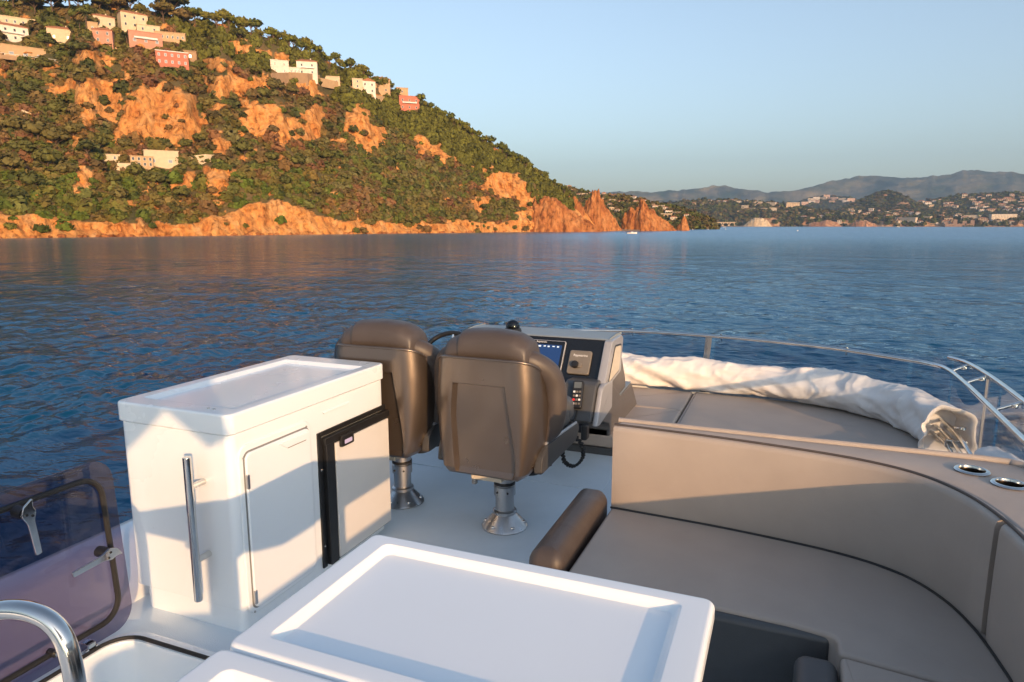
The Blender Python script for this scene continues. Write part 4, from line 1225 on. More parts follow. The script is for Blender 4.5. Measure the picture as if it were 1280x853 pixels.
obj('drain_plug', m, BRUSH, lid)
# starboard face: plane X = -1.975, u = Y, v = Z
def face(x): return Matrix(((0, 0, 1, x), (1, 0, 0, 0), (0, 1, 0, 0), (0, 0, 0, 1)))
m = MB(); m.slab(1.985, 2.43, .055, .785, 0, .010, .05, .006, 6, T=face(-1.976)); obj('door_surround', m, GEL, T)
m = MB(); m.slab(2.012, 2.408, .082, .752, 0, .013, .03, .005, 6, T=face(-1.9665)); door = obj('door', m, GEL, T)
m = MB(); m.slab(2.006, 2.414, .076, .758, 0, .0015, .033, .0005, 6, T=face(-1.9665)); obj('door_gap', m, mat('painted_gap_shade', (.22, .22, .22), .7), door)  # grey sheet round the door, its colour stands in for shade in the gap
m = MB(); m.add([(0.0145, 2.19, .742), (.0145, 2.385, .742), (.0145, 2.385, .712), (.0145, 2.245, .712)], [(0, 3, 2, 1)])
m2 = MB(); m2.pad([(2.195, .738), (2.245, .706), (2.375, .706), (2.39, .738)], 0, .008, .004, 2, face(-1.954)); obj('finger_pull', m2, GEL, door)
m2 = MB(); m2.pad([(2.25, .7055), (2.255, .7015), (2.372, .7015), (2.375, .7055)], 0, .004, .001, 1, face(-1.9535)); obj('finger_pull_slot', m2, mat('painted_slot_shade', (.30, .29, .27), .6), door)  # grey strip painted as the shade in the slot under the pull
for z in (.635, .135):
    m = MB(); m.slab(2.008, 2.022, z - .03, z + .03, 0, .010, .004, .002, 2, T=face(-1.9585)); obj('hinge', m, BRUSH, door)
for y, z in ((2.008, .735), (2.395, .757), (2.40, .085), (2.015, .068)):
    m = MB(); m.lathe([(.005, 0), (.005, .003), (.003, .004)], 8, face(-1.965) @ Matrix.Translation((y, z, 0))); obj('screw', m, BRUSH, T)
m = MB(); m.pad([(2.52, .790), (2.535, .777), (2.72, .777), (2.735, .790)], 0, .007, .004, 2, face(-1.976)); obj('moulded_grip', m, GEL, T)
# fridge
m = MB()
m.slab(2.475, 2.505, .03, .70, 0, .010, .004, .003, 2, T=face(-1.977)); m.slab(2.505, 3.049, .675, .70, 0, .010, .004, .003, 2, T=face(-1.977))
fr = obj('fridge_frame', m, BLACK, T)
m = MB(); m.slab(2.51, 2.572, .035, .655, 0, .030, .006, .004, 2, T=face(-1.977)); obj('fridge_edge_strip', m, BLACK, fr)
m = MB(); m.slab(2.50, 3.049, .638, .672, 0, .034, .004, .003, 2, T=face(-1.977)); obj('fridge_top_strip', m, BLACK, fr)
m = MB(); m.slab(2.574, 3.046, .035, .634, 0, .022, .006, .003, 2, T=face(-1.977)); obj('fridge_gasket', m, RUBBER, fr)
m = MB(); m.slab(2.576, 3.037, .046, .628, 0, .012, .004, .003, 2, T=face(-1.956)); fd = obj('fridge_door', m, mat('fridge_panel', (.72, .70, .67), .3, coat=.3, var=.05, vscale=4), T)
m = MB(); m.slab(2.60, 2.70, .600, .655, 0, .018, .006, .004, 2, T=face(-1.944)); lt = obj('fridge_latch', m, BLACK, fd)
m = MB(); m.slab(2.622, 2.682, .612, .632, 0, .002, .002, .0005, 1, T=face(-1.927)); obj('latch_label', m, mat('lilac_label', (.55, .50, .75), .4), lt)
for z in (.52, .14):
    m = MB(); m.lathe([(.006, 0), (.006, .003), (.003, .005)], 8, face(-1.968) @ Matrix.Translation((2.49, z, 0))); obj('screw', m, STEEL, fr)
# grab bar on the aft face
m = MB(); m.tube([(-2.125, 1.882, .155), (-2.125, 1.882, .158), (-2.125, 1.882, .757), (-2.125, 1.882, .760)], [.0145, .0165, .0165, .0145], 20); gb = obj('grab_handle', m, STEEL, T)
for z in (.635, .325):
    m = MB(); m.tube([(-2.125, 1.89, z), (-2.125, 1.957, z)], .013, 16); obj('standoff', m, STEEL, gb)

# ------------------------------------------------------------------ helm chairs
def helm_chair():
    t = thing('helm_chair', 'x', 'chair', (0, 0, 0), 0, None)
    SH = -.30
    zs = [.385, .395, .42, .47, .53, .58, .64, .70, .76, .82, .850, .858, .868, .90, .94, .965, .985, .995, 1.0]
    fwd = interp([(.385, .20), (.40, .30), (.45, .33), (.5, .27), (.57, .19), (.64, .20), (.72, .225), (1.0, .225)])
    hw = interp([(.385, .20), (.40, .235), (.44, .255), (.55, .275), (.7, .292), (.85, .293), (1.0, .284)])
    cr = interp([(.385, .19), (.44, .205), (.86, .168), (1.0, .155)])
    V = []; rows = []
    for z in zs:
        W, C_, Fw = float(hw(z)), float(cr(z)), float(fwd(z))
        tl, tr_ = -.178 + (.86 - z) * .06, .132 + (.86 - z) * .165      # recess edges (the photo's trapezoid)
        tr_ = min(tr_, C_ - .012); tl = max(tl, -C_ + .012)
        tuck = .02 * max(0, (.42 - z) / .035)
        inn = .030 if .40 < z < .859 else 0.0
        def wrap(s_):
            pts = []
            for q in range(1, 8):
                a = q / 7 * math.pi / 2
                pts.append((s_ * (C_ + (W - C_) * math.sin(a)), SH + tuck + min(Fw, .13) * (1 - math.cos(a))))
            if Fw > .14:
                pts += [(s_ * (W + .004), SH + tuck + .13 + (Fw - .13) * .5), (s_ * (W - .004), SH + Fw)]
            else:
                pts += [pts[-1], pts[-1]]
            return pts
        R_ = wrap(1); L_ = wrap(-1)[::-1]
        mid = [(-C_, 0), (tl, 0), (tl + .016, inn), ((tl + tr_) / 2, inn), (tr_ - .016, inn), (tr_, 0), (C_, 0)]
        def zt(x, y):      # the top edge drops along the wrapped sides
            s_ = max(0.0, (y - SH - tuck) / .225) if z > .45 else 0.0
            return .385 + (z - .385) * (1.0 - .17 * min(1, s_) ** 1.4 - .385) / (1.0 - .385)
        row = [(x, y, zt(x, y)) for x, y in L_] + [(x, SH + tuck + dy_, z) for x, dy_ in mid] + [(x, y, zt(x, y)) for x, y in R_]
        rows.append(row)
    n = len(rows[0]); m = MB()
    m.add([p for r_ in rows for p in r_], [(a * n + i, a * n + i + 1, (a + 1) * n + i + 1, (a + 1) * n + i) for a in range(len(rows) - 1) for i in range(n - 1)])
    o = obj('back_shell', m, BRONZE, t, sharp=24, wn=False)
    sm = o.modifiers.new('solidify', 'SOLIDIFY'); sm.thickness = .012; sm.offset = -1
    m = MB(); m.tube([Vector((x, y + .004, z - .003)) for i_, (x, y, z) in enumerate(rows[-1]) if i_ == 0 or (Vector(rows[-1][i_]) - Vector(rows[-1][i_ - 1])).length > 1e-4], .0075, 10); obj('shell_rim', m, BRONZE, o)
    # upholstery
    def sup(cx, cy, cz, a, b, c, ex=2.6, nu=28, nv=16):
        m = MB(); L = []
        for j in range(nv + 1):
            e = -math.pi / 2 + math.pi * j / nv
            ce, se = math.cos(e), math.sin(e)
            pw = lambda v, k: math.copysign(abs(v) ** k, v)
            L.append([(cx + a * pw(ce, 2 / ex) * pw(math.cos(2 * math.pi * i / nu), 2 / ex), cy + b * pw(ce, 2 / ex) * pw(math.sin(2 * math.pi * i / nu), 2 / ex), cz + c * pw(se, 2 / ex)) for i in range(nu)])
        m.loops(L, cap0=True, cap1=True); return m
    obj('back_cushion', sup(0, -.125, .76, .27, .11, .27), BROWN, t, sharp=80, wn=False)
    m = MB()
    hp = smooth([(-.243, -.150, .975), (-.224, -.155, 1.02), (-.150, -.160, 1.055), (-.13, -.165, 1.075), (0, -.165, 1.085), (.13, -.165, 1.075), (.185, -.160, 1.055), (.224, -.155, 1.02), (.243, -.150, .975)], 5)
    L = []
    for i, p in enumerate(hp):
        u = i / (len(hp) - 1); env = min(1, math.sin(math.pi * u) * 2.2) ** .6
        hh = .018 + .072 * env; dd = .02 + .085 * env
        L.append([(p.x, p.y + dd * math.copysign(abs(math.cos(a)) ** .8, math.cos(a)), p.z - .04 * env + hh * math.copysign(abs(math.sin(a)) ** .8, math.sin(a))) for a in [2 * math.pi * q / 20 for q in range(20)]])
    m.loops([l[::-1] for l in L]); hr = obj('headrest', m, BROWN, t, sharp=80, wn=False)
    
    for s_ in (-1, 1):
        m = MB()
        bp = smooth([(s_ * .08, -.20, 1.0), (s_ * .17, -.195, .995), (s_ * .24, -.165, .97), (s_ * .29, -.115, .915), (s_ * .310, -.085, .84), (s_ * .315, -.075, .74), (s_ * .305, -.075, .65), (s_ * .275, -.085, .575), (s_ * .25, -.10, .54)], 6)
        rr_ = [.045 + .018 * math.sin(math.pi * i / (len(bp) - 1)) - .03 * max(0, (i / (len(bp) - 1) - .8) / .2) for i in range(len(bp))]
        m.tube(bp, rr_, 16); obj('side_bolster', m, BROWN, t, sharp=80, wn=False)
        m = MB(); m.prism_x(round_poly([(-.22, .41), (.36, .425), (.41, .48), (.40, .52), (.0, .535), (-.14, .545), (-.20, .50)], .02, 3), s_ * .275 - .022, s_ * .275 + .022, .008)
        obj('seat_side_panel', m, mat('seat_panel_grey', (.06, .056, .052), .4, var=.1) if s_ < 0 else bpy.data.materials['seat_panel_grey'], t)
        m = MB(); m.tube([(s_ * .286, -.13, .55), (s_ * .287, 0, .544), (s_ * .285, .38, .524)], .008, 8); obj('side_trim', m, ALU, t)
    m = MB(); m.slab(-.265, .265, -.20, .36, .385, .50, .06, .02); obj('seat_pan', m, BLACK, t)
    m = MB(); m.slab(-.255, .255, -.16, .44, .50, .635, .09, .045, 5, 5); obj('seat_cushion', m, SLATE, t)
    m = MB(); m.slab(-.26, .26, .30, .46, .52, .67, .06, .05, 5, 5); obj('front_bolster', m, SLATE, t)
    # mount and pedestal
    m = MB(); m.slab(-.125, .055, -.17, .15, .315, .352, .01, .005); obj('slide_plate', m, CREAM, t)
    m = MB(); m.slab(-.10, .10, -.16, .16, .350, .39, .01, .004); obj('seat_mount', m, ALU, t)
    m = MB(); m.lathe([(.126, 0), (.128, .006), (.124, .012), (.062, .078), (.060, .084)], 40); ped = obj('pedestal_flange', m, BRUSH, t)
    for q in range(6):
        a = q * math.pi / 3 + .3
        m = MB(); m.lathe([(.013, 0), (.013, .016), (.009, .022)], 10, Matrix.Translation((.104 * math.cos(a), .104 * math.sin(a), .012))); obj('bolt', m, STEEL, ped)
    m = MB(); m.lathe([(.060, .078), (.066, .082), (.066, .095), (.060, .10), (.052, .102), (.052, .185), (.060, .188), (.060, .238), (.055, .243), (.055, .32)], 36); col = obj('pedestal_column', m, BRUSH, t)
    m = MB(); m.lathe([(.0565, .246), (.0595, .248), (.0595, .262), (.0565, .264)], 32); obj('black_collar', m, BLACK, col)
    for q in (-.9, -1.9): 
        m = MB(); m.tube([(.058 * math.cos(q), .058 * math.sin(q), .21), (.064 * math.cos(q), .064 * math.sin(q), .21)], .006, 8); obj('grub_screw', m, BLACK, col)
    m = MB(); m.tube([(-.04, -.05, .285), (-.13, -.09, .285)], .008, 10); m.slab(-.155, -.128, -.10, -.07, .255, .305, .008, .004); obj('swivel_lever', m, mat('grey_lever', (.3, .3, .3), .5, metal=.3), t)
    m = MB(); m.pad(round_poly([(.13, .02), (.22, .0), (.26, .05), (.24, .09), (.14, .09)], .02, 4), .365, .385, .006, 2); obj('height_lever', m, BLACK, t)
    return t
c1 = helm_chair()
c1.location = (-1.377, 3.30, 0)
c2 = copy_tree(c1); c2.location = (-2.08, 3.385, 0)
tag(c1, 'bronze backed helm chair with brown leather headrest beside the sofa, its pedestal in full view')
tag(c2, 'bronze backed helm chair next to the white cabinet, its pedestal partly hidden')
c1.rotation_euler = (0, 0, R(-1)); c2.rotation_euler = (0, 0, R(1))
for c_ in (c1, c2): c_['group'] = 'pair of helm chairs'

# ------------------------------------------------------------------ helm console
K = thing('helm_console', 'dark helm console with angled instrument panel and screen in front of the chairs', 'console', (-1.8, 4.7, 0))
m = MB(); m.prism_x(round_poly([(4.66, 0), (5.2, 0), (5.2, .45), (4.90, .862), (4.56, .862), (4.36, .565), (4.30, .50), (4.50, .44), (4.66, .30)], [0, 0, .05, .03, .012, .01, .02, .03, .03], 3), -2.22, -1.135, .008); obj('console_body', m, CONS, K)
m = MB(); m.prism_x(round_poly([(4.555, .8635), (4.57, .872), (4.75, .877), (4.92, .868), (4.90, .8625)], .006, 2), -2.22, -1.115, .006); obj('console_top', m, CONSL, K)
# angled panel frame: origin at panel bottom, u = X, v = up the slope, w = towards the driver
sl = Vector((0, .20, .297)).normalized(); nrm = Vector((0, -sl.z, sl.y))
def panel(x, v0=0.0, w0=0.0):
    o_ = Vector((x, 4.36, .565)) + sl * v0 + nrm * w0
    return Matrix(((1, sl.x, nrm.x, o_.x), (0, sl.y, nrm.y, o_.y), (0, sl.z, nrm.z, o_.z), (0, 0, 0, 1)))
PL = .355
m = MB(); m.slab(-2.19, -1.145, .004, PL, 0, .004, .01, .002, 3, T=panel(0)); ip = obj('instrument_panel', m, BLACKG, K)
def screen(x0, x1, v0, v1):
    m = MB(); m.slab(x0, x1, v0, v1, 0, .016, .014, .005, 4, T=panel(0, 0, .004)); s_ = obj('chart_display', m, ALU, K)
    m = MB(); m.slab(x0 + .006, x1 - .006, v0 + .006, v1 - .006, 0, .002, .010, .0008, 3, T=panel(0, 0, .0195)); obj('display_bezel', m, BLACKG, s_)
    m = MB(); m.slab(x0 + .024, x1 - .024, v0 + .03, v1 - .036, 0, .0012, .003, .0005, 2, T=panel(0, 0, .0215)); obj('display_screen', m, SCREEN, s_)
    me = text_mesh('Raymarine', .018); me.transform(panel((x0 + x1) / 2, v1 - .017, .0222)); o = obj('display_lettering', me, WHITEP, s_, wn=False)
    rs = random.Random(4); m = MB(); x = x0 + .04
    while x < x1 - .05:
        wd = rs.uniform(.006, .02); m.slab(x, x + wd, v1 - .052 - rs.uniform(0, .006), v1 - .045, 0, .0005, .001, .0002, 1, T=panel(0, 0, .0228)); x += wd + rs.uniform(.008, .022)
    obj('display_icons', m, ICON, s_)
screen(-1.775, -1.415, .015, .325)
m = MB(); m.slab(-1.375, -1.215, .085, .262, 0, .020, .018, .008, 5, T=panel(0, 0, .004)); ap = obj('autopilot_unit', m, GREYBOX, K)
me = text_mesh('Raymarine', .024); me.transform(panel(-1.293, .222, .0246)); obj('autopilot_lettering', me, WHITEP, ap, wn=False)
m = MB(); m.lathe([(.026, 0), (.026, .012), (.022, .026), (.014, .028)], 24, panel(-1.318, .15, .024)); obj('autopilot_knob', m, BLACK, ap)
m = MB(); m.lathe([(.020, 0), (.018, .010), (.008, .011)], 20, panel(-1.29, .148, .024)); obj('autopilot_dial', m, GREYBOX, ap)
# side cheek
chk = [(4.30, .555), (4.335, .545), (4.80, .60), (4.86, .84), (4.82, .868), (4.57, .868), (4.53, .862)]
m = MB(); m.prism_x(round_poly(chk, .012, 3), -1.145, -1.085, .012); ck = obj('side_cheek', m, ALU, K)
m = MB(); m.prism_x(round_poly([(4.43, .60), (4.72, .63), (4.77, .80), (4.60, .815)], .02, 4), -1.083, -1.079, .002); obj('cheek_inset', m, CREAM, ck)
m = MB(); m.prism_x(round_poly([(4.415, .592), (4.73, .622), (4.785, .81), (4.595, .827)], .022, 4), -1.086, -1.081, .002); obj('inset_border', m, BLACK, ck)
# lower ledge with switches and lever
m = MB(); m.prism_x(round_poly([(4.22, .42), (4.46, .40), (4.46, .58), (4.36, .585), (4.20, .50)], .015, 3), -1.72, -1.345, .01); lg = obj('switch_ledge', m, SLATE, K)
tl_ = Matrix.Translation((0, 0, 0))
for q, (x, mt_) in enumerate(((-1.46, GREENB), (-1.49, WHITEP), (-1.46, WHITEP), (-1.43, WHITEP), (-1.43, REDB))):
    y, z = (4.27, .541) if q in (1, 2, 3) else (4.31, .563)
    m = MB(); m.box((x, y, z), (.018, .014, .012), .003); obj('switch', m, mt_, lg)
m = MB(); m.tube([(-1.445, 4.36, .585), (-1.44, 4.345, .605), (-1.435, 4.33, .622)], [.008, .009, .020], 12); m.lathe([(.012, 0), (.022, .008), (.024, .02), (.016, .034), (.004, .038)], 16, Matrix.Translation((-1.435, 4.33, .612))); obj('joystick', m, GREYBOX, K)
m = MB(); m.tube(smooth([(-1.39, 4.24, .45), (-1.385, 4.22, .48), (-1.40, 4.21, .50), (-1.43, 4.21, .505)], 5), .012, 10); obj('throttle_lever', m, CREAM, K)
# pod carrying the remote
pod = [(4.10, .40), (4.17, .385), (4.50, .42), (4.50, .615), (4.28, .632), (4.235, .615)]
m = MB(); m.prism_x(round_poly(pod, .016, 3), -1.335, -1.115, .014); pd = obj('control_pod', m, SLATE, K)
m = MB(); m.prism_x(round_poly([(4.12, .37), (4.19, .36), (4.52, .40), (4.52, .60), (4.30, .612), (4.255, .60)], .016, 3), -1.113, -1.075, .012); obj('pod_edge', m, ALU, pd)
side = [(4.66, 0), (5.62, 0), (5.62, .15), (5.36, .395), (4.98, .375), (4.62, .575), (4.40, .58), (4.26, .44), (4.40, .33), (4.66, .24)]
m = MB(); m.prism_x(round_poly(side, [0, 0, .02, .03, .03, .03, .03, .03, .05, .05], 3), -1.60, -1.12, .012); sb = obj('console_side', m, CONS, K)
m = MB(); m.prism_x(round_poly([(4.985, .3775), (5.355, .397), (5.35, .404), (4.99, .385)], .002, 1), -1.6, -1.125, .003); obj('side_step_top', m, CONSL, sb)
for y, z in ((5.05, .33), (4.55, .38)):
    m = MB(); m.lathe([(.009, 0), (.009, .003), (.004, .005)], 10, face(-1.119) @ Matrix.Translation((y, z, 0))); obj('screw', m, STEEL, sb)
m = MB(); m.prism_x(round_poly([(4.66, 0), (5.2, 0), (5.2, .45), (4.8, .62), (4.42, .62), (4.30, .50), (4.50, .44), (4.66, .30)], .03, 3), -2.55, -2.225, .01); obj('console_wing', m, CONS, K)
# compass
m = MB(); m.lathe([(.062, 0), (.066, .01), (.060, .026), (.050, .032)], 28, Matrix.Translation((-1.86, 4.62, .872))); cp = obj('compass_base', m, BLACK, K)
m = MB(); m.lathe([(.050, .028), (.052, .045), (.046, .066), (.034, .080), (.018, .088), (.003, .090)], 28, Matrix.Translation((-1.86, 4.62, .872))); obj('compass_dome', m, DIAL, cp)
m = MB(); m.lathe([(.034, .030), (.036, .052), (.020, .056), (.002, .058)], 20, Matrix.Translation((-1.86, 4.62, .872))); obj('compass_card', m, BLACK, cp)
# wheel
WC = Vector((-2.10, 4.02, .77)); wa = R(52)
Wm = Matrix.Translation(WC) @ Matrix.Rotation(wa, 4, 'X')
m = MB(); m.tube([(.19 * math.cos(2 * math.pi * q / 40), .19 * math.sin(2 * math.pi * q / 40), 0) for q in range(40)], .017, 12, True, Wm); wh = obj('steering_wheel', m, BLACK, K)
for q in range(5):
    a = q * 2 * math.pi / 5 + math.pi / 2
    m = MB(); m.tube([(.02 * math.cos(a), .02 * math.sin(a), -.03), (.10 * math.cos(a), .10 * math.sin(a), -.02), (.18 * math.cos(a), .18 * math.sin(a), 0)], [.012, .009, .010], 8, T=Wm); obj('spoke', m, STEEL, wh)
m = MB(); m.lathe([(.042, -.05), (.045, -.02), (.038, -.012), (.004, -.010)], 20, Wm); m.tube([(0, 0, -.05), (0, 0, -.26)], .022, 12, T=Wm); obj('hub', m, STEEL, wh)

# remote handset on the pod, with its cord
pv = Vector((0, 4.235 - 4.10, .615 - .40)).normalized(); pn = Vector((0, -pv.z, pv.y))
def podT(x, v, w_):
    o_ = Vector((x, 4.10, .40)) + pv * v + pn * w_
    return Matrix(((1, pv.x, pn.x, o_.x), (0, pv.y, pn.y, o_.y), (0, pv.z, pn.z, o_.z), (0, 0, 0, 1)))
Rm = thing('remote_handset', 'black wired remote handset with a red button, clipped on the console pod', 'remote', (-1.215, 4.15, .45))
HT = podT(-1.215, .075, .018) @ Matrix.Rotation(R(4), 4, 'Z')
m = MB(); m.slab(-.036, .036, 0, .19, 0, .032, .014, .010, 4, T=HT); hb = obj('handset_body', m, BLACK, Rm)
m = MB(); m.slab(-.025, .025, .135, .178, 0, .003, .004, .001, 3, T=HT @ Matrix.Translation((0, 0, .0315))); obj('handset_screen', m, mat('lcd_grey', (.12, .14, .15), .2, var=.1), Rm)
for i in range(3):
    for j in range(4):
        m = MB(); m.slab(-.026 + i * .019, -.012 + i * .019, .022 + j * .027, .036 + j * .027, 0, .004, .003, .001, 2, T=HT @ Matrix.Translation((0, 0, .0315)))
        obj('button', m, REDB if (i, j) == (0, 1) else (WHITEP if (i + j) % 3 == 0 else GREYBOX), Rm)
m = MB(); m.slab(-1.275, -1.13, 4.06, 4.13, .335, .385, .02, .015); m.slab(-1.16, -1.12, 4.03, 4.10, .30, .40, .015, .01); obj('cradle', m, BLACK, Rm)
cp_ = smooth([(-1.215, 4.14, .46), (-1.22, 4.09, .40), (-1.22, 4.06, .34), (-1.15, 4.03, .27), (-1.14, 4.02, .19), (-1.19, 4.0, .135), (-1.26, 4.02, .15), (-1.285, 4.05, .23)], 24)
L_ = []
m = MB(); m.tube(cp_, .007, 8)
coil = []
for i, p in enumerate(cp_[48:]):
    a = i * 1.15; q = cp_[min(i + 49, len(cp_) - 1)] - p
    coil.append(p + Vector((math.cos(a) * .008, math.sin(a) * .008, math.cos(a) * .006)))
m.tube(coil, .0085, 6); obj('coiled_cord', m, RUBBER, Rm, wn=False)

# ------------------------------------------------------------------ sun pads
def sunpad(label, out, z1=.16, z0=.055, name='sun_pad'):
    m = MB(); m.pad(out, z0, z1, .028, 5)
    o = obj(name, m, TAUPE2, sharp=60)
    return tag(o, label, 'cushion', 'sun pads')
m = MB(); m.pad(round_poly([(-1.62, 4.64), (-.74, 4.64), (-.74, 3.15), (1.10, 3.15), (1.12, 5.5), (.82, 6.1), (.2, 6.32), (-.75, 6.42), (-1.62, 6.3)], .03, 3), .0, .057, .008)
tag(obj('sunbathing_platform', m, SLATE), 'dark low plinth under the taupe sun pads', 'platform')
sunpad('small taupe sun pad right beside the helm console step', round_poly([(-1.55, 4.655), (-.735, 4.655), (-.735, 5.515), (-1.55, 5.515)], .03, 4))
sunpad('small taupe sun pad between the console and the white canvas roll', round_poly([(-1.55, 5.523), (-.735, 5.523), (-.735, 6.22), (-1.55, 6.20)], .03, 4))
sunpad('large taupe sun pad behind the curved sofa backrest', round_poly([(-.727, 3.18), (1.05, 3.18), (1.085, 5.05), (1.06, 5.60), (.84, 5.98), (.5, 6.16), (-.727, 6.22)], [.03, .05, .3, .2, .15, .2, .03], 6))

# folded bimini: canvas roll and frame
Bm = thing('folded_bimini', 'folded sun awning in a crumpled white canvas sleeve along the bow rail', 'awning', (0, 6.2, .2))
rp = smooth([(-1.75, 6.22, .30), (-1.3, 6.27, .305), (-.75, 6.29, .30), (-.2, 6.25, .30), (.3, 6.12, .30), (.66, 5.92, .295), (.90, 5.64, .29), (1.02, 5.33, .285), (1.055, 5.10, .27)], 46)
def roll(path, ra, rb, n=56, amp=1.0, seed=0.0, flare=True):
    m = MB(); L = []; N = len(path); s_ = 0
    Rr = []
    for i, p in enumerate(path):
        t_ = (path[min(i + 1, N - 1)] - path[max(i - 1, 0)]).normalized(); side_ = Vector((t_.y, -t_.x, 0)); up = Vector((0, 0, 1))
        s_ += (path[i] - path[max(i - 1, 0)]).length
        a = np.arange(n) / n * 2 * math.pi
        tw = a + s_ * .9
        w1 = ridged(np.full(n, s_ * 3.6 + seed) + np.cos(a) * .7 + np.sin(a) * .5, np.cos(tw) * 1.0, np.sin(tw) * 1.0, 2)
        w2 = ridged(np.full(n, s_ * 9.0 + seed) - np.sin(a) * 1.3, np.cos(a) * 1.0 + 3, np.sin(a) * 1.0, 2)
        bl = fbm(np.full(n, s_ * 1.7 + seed), np.cos(a) * .8, np.sin(a) * .8 + 5, 2)
        k = 1 + amp * (.17 * w1 + .05 * w2 + .22 * bl)
        en = min(1, .35 + (N - 1 - i) * .06) if not flare else 1.0 + .18 * max(0, 1 - (N - 1 - i) / 14)
        loop_ = []
        for q in range(n):
            ca, sa = math.cos(a[q]), math.sin(a[q])
            z_ = rb * sa * k[q] * en
            if sa < 0: z_ = max(z_, -.118)
            loop_.append(p + side_ * (ra * ca * k[q] * en) + up * z_)
        L.append(loop_)
    if flare:      # the open end of the sleeve turns inwards
        c_ = sum((Vector(p) for p in L[-1]), Vector()) / n; t_ = (path[-1] - path[-3]).normalized()
        for sc_, bk in ((.93, .0), (.86, .03), (.75, .16)):
            L.append([c_ + (Vector(p) - c_) * sc_ - t_ * bk for p in L[-1 if sc_ > .9 else -1]])
    m.loops([l[::-1] for l in L]); return m
cv = obj('canvas_sleeve', roll(rp, .14, .135, seed=2.0, amp=1.5), CANVAS, Bm, sharp=75, wn=False)
for q, (dx, dz, e) in enumerate(((0, .10, 0), (-.03, .055, .05), (.035, .05, .03), (-.05, .01, .08), (.01, .0, .1))):
    m = MB(); m.tube(smooth([(.98 + dx, 5.5, .24 + dz), (1.055 + dx, 5.12, .235 + dz), (1.075 + dx * .8, 4.7, .215 + dz * .9), (1.075 + dx * .6, 4.2, .18 + dz * .7), (1.07 + dx * .4, 3.6, .15 + dz * .5)], 8), .0125, 12); obj('frame_tube', m, STEEL, Bm)
for y, x in ((4.95, 1.06), (4.6, 1.07)):
    m = MB(); m.box((x, y, .27), (.12, .03, .05), .006); obj('frame_knuckle', m, STEEL, Bm)
m = MB(); m.tube([(1.055, 5.13, .33), (1.12, 5.07, .345)], .008, 8); m.lathe([(.02, 0), (.02, .02), (.008, .024)], 10, Matrix.Translation((1.115, 5.075, .335))); obj('locking_pin', m, STEEL, Bm)
Cs = thing('canvas_bag', 'crumpled white canvas bag tucked behind the windscreen side pane', 'bag', (1.2, 4.2, .13))
obj('bag_body', roll(smooth([(1.175, 4.62, .22), (1.185, 4.4, .25), (1.185, 4.15, .27), (1.175, 3.95, .22)], 14), .10, .13, 40, 1.3, 9.0, False), CANVAS, Cs, sharp=75, wn=False)

# ------------------------------------------------------------------ windscreen and bow rail
Wd = thing('windscreen', 'tinted wraparound windscreen with polished steel handrail around the bow', 'windscreen', (0, 6.4, .13))
rail2d = [(1.07, 1.6), (1.075, 2.6), (1.08, 3.7), (1.09, 4.4), (1.095, 5.0), (1.075, 5.5), (.98, 5.70), (.85, 5.80), (.43, 6.08), (-.1, 6.28), (-.65, 6.39), (-1.35, 6.40), (-2.05, 6.2)]
rail = smooth([(x, y, .65) for x, y in rail2d], 10)
m = MB(); m.tube(rail, .0165, 14); rl = obj('handrail', m, STEEL, Wd)
def offs(pl, d_):
    o_ = []
    for i, p in enumerate(pl):
        t_ = (pl[min(i + 1, len(pl) - 1)] - pl[max(i - 1, 0)]).normalized(); o_.append(p + Vector((t_.y, -t_.x, 0)) * d_)
    return o_
glass2d = [(1.19, 1.6), (1.20, 2.6), (1.205, 3.7), (1.21, 4.4), (1.205, 5.0), (1.175, 5.5), (1.07, 5.78), (.9, 5.93), (.45, 6.17), (-.1, 6.36), (-.65, 6.46), (-1.35, 6.47), (-2.05, 6.27)]
gl = smooth([(x, y, 0) for x, y in glass2d], 10)
def pane(i0, i1, ztop, ztop2):
    m = MB(); g_ = gl[i0:i1 + 1]; V = []; n = len(g_)
    for r_ in range(2):
        for off_ in (0, .007):
            gg = offs(g_, off_)
            V += [Vector((p.x, p.y, .12 if r_ == 0 else ztop + (ztop2 - ztop) * i / max(1, n - 1))) for i, p in enumerate(gg)]
    # order: bottom in, bottom out, top in, top out
    Fc = []
    for i in range(n - 1):
        bi, bo, ti, to = i, n + i, 2 * n + i, 3 * n + i
        Fc += [(bi + 1, bi, ti, ti + 1), (bo, bo + 1, to + 1, to), (ti, to, to + 1, ti + 1)]
    Fc += [(0, n, 3 * n, 2 * n), (2 * n - 1, n - 1, 3 * n - 1, 4 * n - 1)]
    m.add(V, Fc); return obj('pane', m, TINT, Wd, sharp=50, wn=False)
pane(0, 35, .70, .70); pane(36, 54, .70, .69); pane(55, 69, .69, .665); pane(70, 99, .665, .655); pane(100, 120, .655, .65)
m = MB(); m.tube(smooth([(1.21, 1.6, .71), (1.215, 2.6, .71), (1.22, 3.7, .71), (1.225, 4.4, .71), (1.22, 5.0, .71), (1.19, 5.48, .705), (1.12, 5.70, .70)], 8), .015, 12); obj('outer_rail', m, STEEL, Wd)
for x0, y0, x1, y1 in ((1.08, 3.7, 1.215, 3.72), (1.09, 4.35, 1.22, 4.37), (1.094, 5.05, 1.22, 5.08), (1.08, 5.42, 1.19, 5.45)):
    m = MB(); m.tube([(x0, y0, .65), (x1, y1, .70)], .010, 10); m.lathe([(.018, -.006), (.02, 0), (.018, .012)], 12, Matrix.Translation(((x0 + x1) / 2 + .03, (y0 + y1) / 2, .675))); obj('rail_bracket', m, STEEL, Wd)
